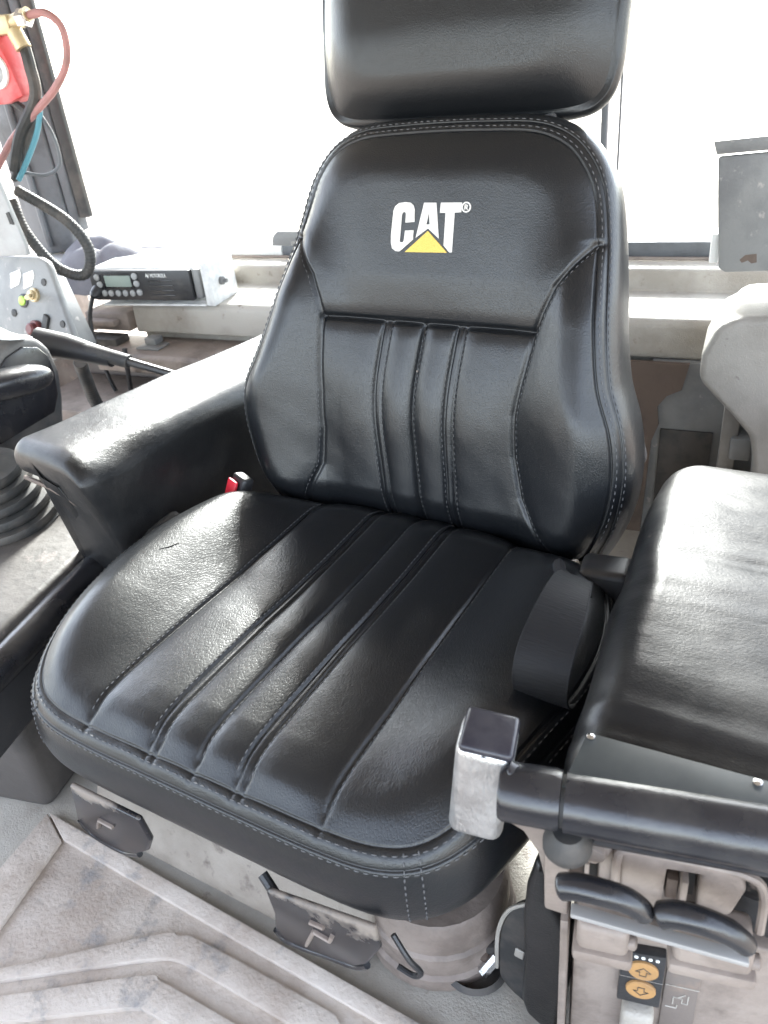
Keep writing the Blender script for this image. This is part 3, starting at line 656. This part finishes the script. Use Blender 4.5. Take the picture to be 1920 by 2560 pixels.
# ------------------------------------------------------------------ instrument panel on the left
ip = thing('instrument_panel', 'grey sloping switch panel with indicator lamps and knobs at the left', 'panel', tuple(LF(-1.15, -.25, .05)))
IO = LF(-1.12, -.25, .19); IX = LE*.985+LB*-.10+ZZ*.0; IX /= np.linalg.norm(IX); IY = ZZ*.93+LB*.30; IY = IY-IX*(IY@IX); IY /= np.linalg.norm(IY); IN = np.cross(IX, IY)
def IP(a, b, c=0.): return IO+IX*a+IY*b+IN*c
poly = [(-.30, .10), (-.02, .10), (.004, .092), (.016, .075), (.09, -.085), (.085, -.10), (.0, -.135), (-.30, -.14)]
mk('panel_face', prism(poly, IP(0, 0, -.02), IX, IY, .02, .006, 3), grey, ip)
mk('panel_side', prism([(-.05, .06), (.05, -.09), (.0, -.13), (-.25, -.13), (-.25, .06)], IP(0, 0, -.10), IX, IY, .0795, .004), grey, ip)
def knob(a, b, r, h, m, nm, cap=None):
    o = mk(nm, lathe([(r, 0), (r, h*.8), (r*.9, h)], IP(a, b, 0), IN, 20), m, ip)
    if cap: mk('cap', lathe([(r*.7, h), (r*.7, h*1.8), (r*.5, h*2.1)], IP(a, b, 0), IN, 16), cap, o)
for a, b, r_ in ((-.004, .045, .008), (.052, -.045, .008), (-.115, -.03, .009)): knob(a, b, r_, .003, rubber, 'panel_screw')
lam = lambda a, b: (knob(a, b, .016, .004, plastic, 'indicator_bezel', green))
lam(-.078, .0)
knob(-.037, .015, .016, .008, brass, 'toggle_nut', brass)
mk('toggle_stem', tube(np.array([IP(-.037, .015, .01), IP(-.022, .012, .03), IP(-.008, .010, .045)]), [.005, .004, .006], 10), brass, ip)
knob(-.036, -.062, .020, .012, darkred, 'push_knob', darkred)
mk('rocker_switch', prism([(-.016, -.06), (-.004, -.025), (.012, -.033), (.0, -.068)], IP(0, 0, 0), IX, IY, .008, .002), rubber, ip)
for a in (-.058, -.104): mk('blank_label', prism([(a-.017, .026), (a+.012, .036), (a+.022, .058), (a+.018, .070), (a-.016, .060)], IP(0, 0, .0), IX, IY, .0015), white, ip)
up = thing('upper_side_panel', 'pale grey upright panel with slots above the switch panel', 'panel', tuple(LF(-1.25, -.22, .28)))
mk('panel_sheet', prism([(-.2, -.01), (.0, -.005), (.002, .02), (-.025, .19), (-.06, .30), (-.25, .30)], LF(-1.135, -.235, .30), LE, ZZ, .012, .004), lightgrey, up)
mk('slot', prism([(-.018, .065), (-.008, .063), (-.012, .09), (-.020, .088)], LF(-1.135, -.248, .30), LE, ZZ, .0035), rubber, up)

# ------------------------------------------------------------------ radio on the ledge
rd = thing('two_way_radio', 'white and black two-way radio in a white bracket on the rear ledge', 'radio', tuple(LF(-1.02, .03, .1135)))
RA = frame(6.3+4)
RO = LF(-1.035, -.02, .168)
def RP(a, b, z): return RO+RA @ np.array([a, b, 0])+ZZ*z
def rdbox(a0, a1, b0, b1, z0, z1, bev=.003): return rbox(RP((a0+a1)/2, (b0+b1)/2, (z0+z1)/2), (a1-a0, b1-b0, z1-z0), bev, 2, RA)
mk('radio_case', rdbox(-.15, .155, .012, .20, -.036, .040, .006), whitepaint, rd)
fc = mk('front_panel', rdbox(-.148, .150, -.006, .0118, -.040, .036, .006), plastic, rd)
mk('display', rdbox(-.100, -.022, -.0085, -.0045, -.004, .024, .001), lcd, fc)
mk('display_surround', rdbox(-.106, -.016, -.0075, -.0055, -.009, .029, .001), gloss, fc)
for a, z in ((-.122, .020), (-.118, .002), (-.008, .022), (-.006, .004), (-.003, -.018), (-.110, -.020), (-.090, -.020), (-.068, -.020), (-.046, -.020), (-.024, -.020)):
    mk('button', lathe([(.008, 0), (.008, .004), (.005, .006)], RP(a, -.006, z), RA @ np.array([0, -1., 0]), 12), lightgrey, fc)
for z in (.010, -.002, -.014, -.026): mk('speaker_slot', rdbox(.028, .100, -.0082, -.0045, z-.002, z+.002, .001), gloss, fc)
cu = bpy.data.curves.new('lettering', 'FONT'); cu.body = 'MOTOROLA'; cu.size = .013*S; cu.extrude = .0004; cu.align_x = 'LEFT'
to = bpy.data.objects.new('lettering', cu); COL.objects.link(to); to.parent = rd
to.matrix_parent_inverse = Matrix.Identity(4)
bpy.context.view_layer.update()
dg = bpy.context.evaluated_depsgraph_get(); me = bpy.data.meshes.new_from_object(to.evaluated_get(dg)); bpy.data.objects.remove(to)
tv = np.array([tuple(v.co) for v in me.vertices])/S; tf = [tuple(p.vertices) for p in me.polygons]; bpy.data.meshes.remove(me)
tv = np.array([RP(.038+p[0]*.62, -.0065-p[2], .019+p[1]) for p in tv]); mk('lettering', (tv, tf), white, fc, smooth=None)
mk('logo_mark', prism([(0, 0), (.004, .010), (.007, .003), (.011, .010), (.008, -.002), (.004, .004)], RP(.024, -.0065, .019), RA @ np.array([1., 0, 0]), ZZ, .001), white, fc)
mk('end_grille', rdbox(.152, .172, .002, .03, -.036, .036, .005), grey, rd)
br = mk('mounting_bracket', prism([(.176, -.056), (.200, -.056), (.200, .048), (.182, .056), (.176, .056)], RP(0, .005, 0), RA @ np.array([1., 0, 0]), ZZ, -.12, .003), whitepaint, rd)
mk('bracket_floor', rdbox(-.13, .176, .0, .13, -.0545, -.050, .001), whitepaint, rd)
mk('thumb_screw', lathe([(.010, 0), (.010, .008), (.005, .009), (.005, .018)], RP(.200, .05, -.005), RA @ np.array([1., 0, 0]), 14), grey, br)
mk('plug', lathe([(.015, 0), (.013, .02), (.006, .03)], RP(-.130, -.006, -.012), RA @ np.array([0, -1., -.4]), 14), plastic, rd)
cb = mk('radio_cable', tube(catmull([RP(-.130, -.035, -.024), RP(-.142, -.05, -.07), RP(-.140, -.06, -.13), RP(-.13, -.06, -.22), RP(-.12, -.05, -.30)], 8), .0055, 8), plastic); tag(cb, 'thin grey cable hanging down from the radio', 'cable')
cb2 = mk('short_cable', tube(catmull([LF(-1.04, -.13, .04), LF(-1.045, -.135, -.02), LF(-1.06, -.13, -.10)], 8), .006, 8), plastic); tag(cb2, 'short dark cable stub hanging below the ledge beside the latch', 'cable')
bx_ = thing('fuse_blocks', 'dusty peach coloured blocks and black relay left of the ledge lip', 'fuse box', tuple(LF(-1.2, -.03, .0)))
mk('block', lbox(-1.27, -1.125, .0, .09, .035, .085, .006), beige, bx_)
mk('block', lbox(-1.29, -1.15, -.03, -.002, .055, .072, .006), beige, bx_)
mk('relay', lbox(-1.255, -1.13, -.06, -.004, .0, .034, .005), rubber, bx_)
mk('tray', lbox(-1.36, -1.115, -.05, .10, -.03, -.002, .006), beige, bx_)

# crumpled cloth behind the radio
gx, gy = np.meshgrid(np.linspace(0, 1, 46), np.linspace(0, 1, 26), indexing='ij')
prof_ = .118*np.sin(np.pi*np.clip(gx*.96+.02, 0, 1))**.7*np.sin(np.pi*np.clip(gy, 0, 1))**.45*(1.2-.75*gx)
fold = np.abs(np.sin(gx*9+gy*3.2+1.2*np.sin(gy*5)))**.7*.6+np.abs(np.sin(gx*5.3-gy*6.1+.7))**.8*.5
cz = .125+prof_*(.72+.5*fold)+wobble(np.stack([gx*.42, gy*.2, 0*gx], -1), 90, .004, 41)
Pc = LO+LE*((-1.46+gx*.46)[..., None])+LB*((.035+gy*.20)[..., None])+ZZ*(cz[..., None]); top = Pc.reshape(-1, 3); n1, n2 = gx.shape
bot = top-np.array([0, 0, .006]); Fq = []
for i in range(n1-1):
    for j in range(n2-1):
        a = i*n2+j; q = (a, a+n2, a+n2+1, a+1); Fq.append(q); Fq.append(tuple(n1*n2+t for t in q[::-1]))
bd = [i*n2 for i in range(n1)]+[(n1-1)*n2+j for j in range(1, n2)]+[i*n2+n2-1 for i in range(n1-2, -1, -1)]+[j for j in range(n2-2, 0, -1)]
for k in range(len(bd)): a, b = bd[k], bd[(k+1) % len(bd)]; Fq.append((b, a, n1*n2+a, n1*n2+b))
clo = mk('cloth', (np.vstack([top, bot]), Fq), cloth, smooth=80); tag(clo, 'crumpled lavender grey cloth lying behind the radio', 'cloth')

# corrugated conduits and wires
def hose(name, pts, r, m, label, cat='hose', corr=False):
    o = mk(name, corrugated(pts, r) if corr else tube(catmull(pts, 10), r, 10), m); return tag(o, label, cat)
hose('conduit', [LF(-1.20, -.16, .42), LF(-1.10, -.14, .35), LF(-1.065, -.13, .28), LF(-1.09, -.14, .225), LF(-1.14, -.17, .25), LF(-1.19, -.18, .33), LF(-1.215, -.17, .40)], .013, rubber, 'black corrugated conduit looping in front of the cloth', 'conduit', True)
hose('conduit', [LF(-1.02, -.30, .07), LF(-1.05, -.27, .02), LF(-1.075, -.24, -.05), LF(-1.07, -.22, -.12), LF(-1.03, -.21, -.17)], .016, rubber, 'thick corrugated black conduit standing behind the left armrest', 'conduit', True)
hose('pressure_hose', [LF(-1.07, -.12, .745), LF(-1.015, -.12, .745), LF(-.982, -.12, .715), LF(-.992, -.12, .66), LF(-1.042, -.12, .613), LF(-1.11, -.13, .57), LF(-1.19, -.14, .52), LF(-1.265, -.15, .455)], .008, hosepink, 'faded red hose bulging out against the white sky')
hose('air_line', [LF(-1.098, -.115, .60), LF(-1.102, -.125, .565), LF(-1.125, -.13, .525), LF(-1.16, -.14, .48), LF(-1.195, -.15, .44)], .006, hoseblue, 'thin blue air line in front of the pillar')
hose('sleeved_cable', [LF(-1.105, -.11, .70), LF(-1.095, -.12, .66), LF(-1.10, -.125, .60), LF(-1.16, -.14, .53), LF(-1.20, -.15, .46)], .0125, rubber, 'dark sleeved cable below the brass fitting', 'cable')
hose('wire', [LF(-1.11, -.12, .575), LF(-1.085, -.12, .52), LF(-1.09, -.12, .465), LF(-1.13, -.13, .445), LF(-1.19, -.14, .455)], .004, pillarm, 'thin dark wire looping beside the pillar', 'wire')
hose('wire', [LF(-1.18, -.12, .60), LF(-1.13, -.12, .56), LF(-1.15, -.13, .52), LF(-1.22, -.14, .44)], .008, rubber, 'short grey wire under the red box', 'wire')
rb = thing('red_box', 'red box with a round white ringed gauge at the upper left edge', 'box', tuple(LF(-1.25, -.1, .6)))
mk('box_case', prism([(-.2, .0), (-.055, .0), (-.005, .012), (-.02, .08), (-.045, .155), (-.2, .165)], LF(-1.115, -.08, .592), LE, ZZ, .06, .005), red, rb)
mk('gauge_ring', lathe([(.034, 0), (.034, .006), (.026, .008)], LF(-1.172, -.1405, .655), -LB, 32), white, rb)
mk('gauge_face', lathe([(.024, .0), (.024, .0095), (.02, .010)], LF(-1.172, -.1405, .655), -LB, 32), lightgrey, rb)
ft = thing('pipe_fitting', 'brass and steel pipe fitting on top of the red box', 'fitting', tuple(LF(-1.1, -.1, .7)))
mk('brass_elbow', join(rbox(LF(-1.128, -.12, .735), (.045, .035, .036), .006, 2, LROT), tube(np.array([LF(-1.12, -.12, .735), LF(-1.06, -.12, .748)]), .014, 12)), brass, ft)
mk('steel_nut', lathe([(.018, 0), (.018, .02), (.014, .024)], LF(-1.085, -.12, .742), LE, 6), steel, ft)
mk('brass_ferrule', tube(np.array([LF(-1.112, -.12, .725), LF(-1.098, -.12, .69)]), .017, 12), brass, ft)

# ------------------------------------------------------------------ right armrest pad with its cover plate
ra = thing('armrest_pad', 'creased black vinyl armrest pad on the right with worn front edge', 'armrest', (.47, -.08, -.02))
secs = []
for yy in np.r_[-.352, -.350, -.345, -.336, np.linspace(-.325, .15, 60), .165, .177, .184, .187]:
    e = math.sqrt(1-(1-min(1, max(0, (yy+.354)/.03)))**2); e *= math.sqrt(1-(1-min(1, max(0, (.19-yy)/.045)))**2)
    q = rrect(.118*(.86+.14*e), .068*(.35+.65*e), .050*(.35+.65*e), 14)
    zc = .054-.016*ss(-.24, -.35, yy)
    wl_ = .345+.010*ss(.1, -.1, yy)+.019*ss(-.1, -.33, yy); q[:, 0] = (q[:, 0]+.118)*(.60-wl_)/.236+wl_; secs.append(np.stack([q[:, 0], np.full(len(q), yy), zc+q[:, 1]], 1))
V, F = loft(secs); P = V.copy()
crease = .0018*wobble(P*[1, 2.2, 1], 38, 1, 61)*gauss(P[:, 1]+.05, .13)*(P[:, 2] > .03)+.0022*wobble(P, 20, 1, 62)
for cx_, cy_, rx_, ry_, am in ((.50, -.01, .035, .018, -.010), (.47, .035, .02, .012, -.006), (.42, .05, .010, .05, -.005), (.50, -.15, .03, .008, -.005), (.53, -.05, .02, .010, -.006), (.45, -.315, .08, .010, -.006)):
    crease += am*np.exp(-((P[:, 0]-cx_)/rx_)**2-((P[:, 1]-cy_)/ry_)**2)*(P[:, 2] > .06)
crease += .0035*np.exp(-((P[:, 1]+.300)/.010)**2)*(P[:, 2] > .06)
V[:, 2] += crease; V[:, 0] += .0025*wobble(P, 35, 1, 63)
mk('vinyl_cover', subdiv((V, F), 1), vinyl_pad, ra, smooth=80)
mk('cover_plate', prism([(.397, -.350), (.60, -.338), (.60, -.372), (.395, -.412)], (0, 0, .1215), (1, 0, 0), (0, 1, 0), .003, .001), greenplate, ra)
for a, b in ((.401, -.355), (.528, -.348)): mk('plate_screw', lathe([(.0035, .0), (.0035, .0018), (.002, .0026)], (a, b, .1245), (0, 0, 1), 12), steel, ra)
mk('pad_base', rbox((.49, -.09, -.05), (.22, .50, .12), .01), plastic, ra)

# ------------------------------------------------------------------ transmission handle: black tube with cast grip
hl = thing('control_lever', 'cast silver grip with dark cap on a horizontal black tube', 'control lever', tuple(KF(.05, 0, .06)))
mk('tube', tube(np.array([KF(.0125, 0, .102), KF(.10, 0, .1015), KF(.34, 0, .100)]), [.0245, .025, .026], 36), gloss, hl, smooth=40)
mk('collar', lathe([(.018, -.040), (.022, -.0395), (.024, -.036), (.0245, .004), (.0235, .009), (.017, .0095)], KF(0, 0, .1025), KE, 36), gloss, hl, smooth=40)
mk('collar_web', prism([(-.036, .028), (-.034, .043), (-.022, .036), (-.012, .037), (-.002, .033), (.006, .022), (-.034, .01)], KF(0, -.012, .087), KE, ZZ, .016, .004, 3), gloss, hl)
mk('gap_ring', lathe([(.021, .0095), (.021, .0125)], KF(0, 0, .102), KE, 32), rubber, hl)
GRt = frame(13, 3, 7)
gc = np.array([.3185, -.393, .076])
gb = mk('cast_grip', rbox(gc, (.049, .048, .122), .011, 4, GRt), alu, hl, smooth=50)
mk('grip_cap', rbox(gc+GRt @ np.array([.001, .0, .0595]), (.046, .045, .010), .005, 3, GRt), lens, hl)
mk('cap_notch', rbox(gc+GRt @ np.array([0, -.0235, .056]), (.004, .003, .003), .001, 1, GRt), steel, hl)
mk('rubber_foot', lathe([(.017, 0), (.020, .005), (.020, .012), (.012, .024)], KF(.016, .010, .054), ZZ, 28), rubber, hl)
mk('tube_shroud', kbox(.012, .34, -.10, .004, .050, .080, .012, 4), gloss, hl)

# ------------------------------------------------------------------ control box under the handle
cx = thing('lever_console', 'worn beige control box with finger levers and yellow buttons below the handle', 'console', tuple(KF(.12, -.1, -.37)))
mk('box_body', kbox(.022, .34, -.07, -.036, -.366, .062, .006), beige, cx); mk('box_rear', kbox(.02, .34, -.24, -.0705, -.366, -.09, .006), beige, cx)
mk('face_plate', kprism([(.024, -.366), (.024, -.05), (.03, -.05), (.034, -.075), (.34, -.06), (.34, -.366)], -.038, .022, .004), beige, cx)
mk('cheek_plate', kprism([(-.004, .058), (-.003, -.046), (.018, -.050), (.017, .012), (.022, .030), (.046, .034), (.046, .045), (.02, .06)], -.035, .037, .003), beige, cx)
mk('upper_block', kprism([(.017, .058), (.055, .060), (.05, .034), (.040, .018), (.022, .023)], -.035, .030, .005, 3), beige, cx)
mk('guide_post', kbox(.041, .056, -.036, -.012, -.05, .045, .005), beige, cx)
mk('dark_slot', kbox(.017, .041, -.0355, -.030, -.03, .022, .001), rubber, cx)
mk('raised_plate', kprism([(.058, .050), (.060, -.03), (.095, -.028), (.096, .027), (.122, .028), (.123, -.022), (.15, -.018), (.158, .02), (.153, .036), (.135, .047)], -.036, .028, .004, 3), beige, cx)
mk('dark_slot', kbox(.0962, .1215, -.0355, -.026, -.025, .0268, .001), rubber, cx)
mk('slot_pin', kbox(.108, .114, -.028, -.006, -.015, .018, .002), beige, cx)
mk('slot_pin', kbox(.030, .034, -.028, -.006, -.015, .018, .001), beige, cx)
mk('rust_block', kbox(.0975, .107, -.028, -.014, -.018, .008, .001), rust, cx)
mk('rust_block', kbox(.0185, .029, -.028, -.014, -.010, .012, .001), rust, cx)
mk('surround_lip', tube(catmull([KF(.057, -.008, -.02), KF(.056, -.008, .03), KF(.064, -.008, .045), KF(.11, -.008, .045), KF(.155, -.008, .040), KF(.170, -.008, .022), KF(.174, -.008, -.03)], 6), .004, 8), beige, cx)
for s0, s1, z0, z1 in ((.027, .071, -.070, -.028), (.106, .168, -.058, -.020)):
    hb = mk('lever_housing', kbox(s0, s1, -.02, .022, z0, z1, .007, 3), beige, cx)
    mk('housing_lip', kbox(s0-.003, s1+.004, -.02, .027, z0-.004, z0+.011, .004, 2), beige, hb)
    mk('pin_head', lathe([(.007, 0), (.007, .008), (.004, .010)], KF(s1-.003, .012, (z0+z1)/2-.002), KE, 14), beige, hb)
mk('steel_bar', prism([(.022, .004), (.022, -.0015), (.160, -.018), (.160, -.0125)], KF(0, .024, .003), KE, ZZ, .011, .001), bar_metal, cx)
for pts in ([(.012, .040), (.026, .046), (.044, .0465), (.062, .042), (.074, .034), (.081, .024)], [(.089, .029), (.102, .036), (.120, .036), (.137, .029), (.149, .020), (.157, .010)]):
    Q = catmull([KF(a, .036-.05*abs(a-pts[2][0]), b) for a, b in pts], 8); k = len(Q); t = np.linspace(0, 1, k)
    rr_ = .0108*np.clip(np.minimum((t+.02)/.06, 1), 0, 1)**.4*(1-.25*t**3)*np.clip((1.03-t)/.09, 0, 1)**.45
    mk('finger_lever', tube(Q, np.maximum(rr_, .002), 18), gloss, cx, smooth=70)
bpn = mk('button_panel', kprism([(.068, -.098), (.067, -.180), (.106, -.180), (.106, -.095)], -.0158, .010, .0015), plastic, cx)
for zz in (-.120, -.152):
    bt_ = mk('button', lathe([(.0136, 0), (.0136, .002), (.0128, .0028)], KF(.0875, -.0058, zz), KN, 32), orange, bpn)
    sg = 1 if zz > -.13 else -1
    ar = [(-.0028, -.006), (-.0028, 0), (-.0065, 0), (0, .0065), (.0065, 0), (.0028, 0), (.0028, -.006)]
    Q = [KF(.0875+a*1.05, -.0028, zz+b*sg) for a, b in ar]; mk('arrow_outline', tube(np.array(Q), .0005, 5, True), rubber, bt_)
mk('divider', kbox(.067, .106, -.0058, -.005, -.137, -.1358, .0003), steel, bpn)
for k in range(5): mk('panel_hole', lathe([(.0018, 0), (.0018, .0008)], KF(.074+.0062*k, -.0058, -.1015), KN, 10), white, bpn)
mk('thumb_knob', kbox(.072, .102, -.016, .006, -.262, -.182, .007, 3), pale, cx)
ep = mk('pictogram_plate', kprism([(.1085, -.093), (.109, -.30), (.140, -.30), (.138, -.090)], -.0158, .003, .0008), brown, cx)
for z0 in (-.118, -.178):
    for pts in ([(0, 0), (0, .012), (.008, .012), (.008, .004), (.013, .004), (.013, .018)], [(-.006, -.006), (.004, -.006), (.004, 0)], [(.004, .012), (.010, .019)]):
        mk('pictogram_line', tube(np.array([KF(.118+a, -.0126, z0+b) for a, b in pts]), .0007, 5), pale, ep)
mk('plate_rule', kbox(.109, .139, -.0128, -.0120, -.1475, -.1465, .0003), pale, ep)
mk('edge_flange', prism([(.300, .02), (.333, .016), (.352, .010), (.366, -.012), (.373, -.05), (.378, -.05), (.384, .045), (.36, .05), (.31, .04)], (0, -.372, 0), (1, 0, 0), (0, 0, 1), .012, .003), beige, cx)
kp = mk('knee_pad', prism([(.362, -.03), (.353, -.075), (.349, -.13), (.350, -.2), (.347, -.285), (.352, -.308), (.370, -.322), (.388, -.310), (.397, -.215), (.397, -.125), (.386, -.105), (.374, -.085), (.374, -.04)], (0, -.352, 0), (1, 0, 0), (0, 0, 1), .030, .011, 4), vinyl, smooth=60); tag(kp, 'narrow upright black padded strip at the left of the lever console', 'pad')
mk('backing_strip', kbox(.012, .019, -.036, .004, -.34, -.055, .001), beige, cx)
dd = mk('dark_cover', prism([tuple(p) for p in catmull([(.345, -.16), (.322, -.19), (.309, -.24), (.306, -.31), (.309, -.335), (.33, -.358), (.36, -.358), (.36, -.16)], 5)], (0, -.335, 0), (1, 0, 0), (0, 0, 1), .010, .002), rubber); tag(dd, 'dark curved cover plate with a small square hole beside the knee pad', 'cover')
mk('rim', tube(np.array([(a, -.346, b) for a, b in catmull([(.345, -.158), (.320, -.188), (.3065, -.24), (.3035, -.312)], 6)]), .0025, 6), pale, dd)
mk('square_hole', rbox((.332, -.346, -.262), (.011, .003, .016), .001, 1, frame(0, 0, 8)), pale, dd)
hg = thing('floor_bracket', 'rusty bracket with bolts on the floor beside the seat base', 'bracket', (.27, -.33, -.36))
mk('bracket_cup', lathe([(.002, 0), (.035, .002), (.042, .015), (.036, .02), (.03, .006)], (.27, -.335, -.36)), rubber, hg)
mk('bracket_lug', rbox((.272, -.330, -.335), (.022, .02, .04), .005, 2, frame(20, 15, 10)), rust, hg)
mk('bracket_bolt', tube(np.array([(.285, -.345, -.34), (.298, -.33, -.318)]), .008, 8), steel, hg)
mk('bracket_arm', rbox((.295, -.325, -.325), (.03, .012, .04), .003, 2, frame(10, 0, -25)), rubber, hg)

# ------------------------------------------------------------------ seat belt on the right
bl = thing('seat_belt', 'loop of black webbing standing between cushion and right armrest', 'seat belt', (.32, -.14, .0))
path = catmull([(-.205, .012), (-.235, .026), (-.252, .052), (-.247, .082), (-.220, .104), (-.175, .114), (-.13, .108), (-.095, .088), (-.075, .06), (-.06, .03)], 8)
k = len(path); V = []
for i, (yy, zz) in enumerate(path):
    t = i/(k-1); wl = .028*(1-.5*ss(.35, .9, t)); xc = .320-.020*ss(.45, 1, t); sk = .035*(t-.35)
    d = path[min(i+1, k-1)]-path[max(i-1, 0)]; d /= np.linalg.norm(d)+1e-9; nrm = np.array([-d[1], d[0]])*.0012
    for a, b in ((-1, 1), (1, 1), (1, -1), (-1, -1)): V.append((xc+a*wl, yy+nrm[0]*b+a*sk*.5*0+a*.012*(t-.2), zz+nrm[1]*b-a*.010*ss(.3, .9, t)))
F = []
for i in range(k-1):
    for j in range(4): F.append((i*4+j, i*4+(j+1) % 4, i*4+4+(j+1) % 4, i*4+4+j))
F += [(3, 2, 1, 0), (4*k-4, 4*k-3, 4*k-2, 4*k-1)]
wb = mk('webbing', (np.array(V), F), webbing, bl, smooth=30)
for j in (0, 1): mk('woven_edge', tube((np.array(V)[j::4]+np.array(V)[3-j::4])/2, .0016, 6), webbing, wb)
mk('retractor', rbox((.315, .005, .012), (.064, .06, .06), .010, 3, frame(8, -8)), plastic, bl)
mk('belt_end', tube(catmull([(.262, -.02, .045), (.272, -.045, .052), (.285, -.06, .055)], 5), .008, 8), plastic, bl)
tb = mk('white_tag', rbox((.262, .048, -.004), (.016, .006, .022), .002, 1, frame(10, 0, -20)), white, bl)

# ------------------------------------------------------------------ right rear: moulded side console and hanging cover
sd = thing('side_console', 'pale moulded side console at the right with chamfered lower edge', 'console', tuple(LF(.45, -.1, -.37)))
mk('moulded_top', prism([(.300, .140), (.3005, .098), (.366, .030), (.392, .0), (.402, -.05), (.404, -.12), (.62, -.12), (.62, .222), (.345, .206), (.318, .190)], LF(0, -.10, 0), LE, ZZ, .16, .012, 4), sidegrey, sd, smooth=50)
mk('moulded_shoulder', prism([(.318, .150), (.40, .05), (.62, .02), (.62, .215), (.35, .198)], LF(0, -.10, 0), LE, ZZ, -.08, .02, 3), sidegrey, sd, smooth=50)
mk('lower_post', lbox(.345, .60, -.20, -.03, -.37, -.122, .006), sidegrey, sd)
mk('inner_wall', lbox(.345, .375, -.16, -.03, -.12, .02, .004), sidegrey, sd)
mk('grey_catch', lbox(.363, .40, -.17, -.12, -.09, -.045, .005), grey, sd)
hc = thing('hanging_cover', 'flat dark grey metal cover with a rust stain hanging at the upper right', 'cover', tuple(LF(.4, -.1, .24)))
mk('cover_sheet', prism([(.285, .424), (.60, .440), (.60, .252), (.316, .240), (.305, .248), (.292, .36)], LF(0, -.10, 0), LE, ZZ, .02, .004, 2), grey, hc)
mk('cover_lip', prism([(.276, .448), (.60, .465), (.60, .4435), (.283, .428)], LF(0, -.104, 0), LE, ZZ, .022, .002, 2), grey, hc)
mk('rust_stain', prism([(.337, .262), (.345, .270), (.362, .272), (.364, .258), (.356, .256), (.350, .261), (.341, .257)], LF(0, -.12, 0), LE, ZZ, .0006), rust, hc)
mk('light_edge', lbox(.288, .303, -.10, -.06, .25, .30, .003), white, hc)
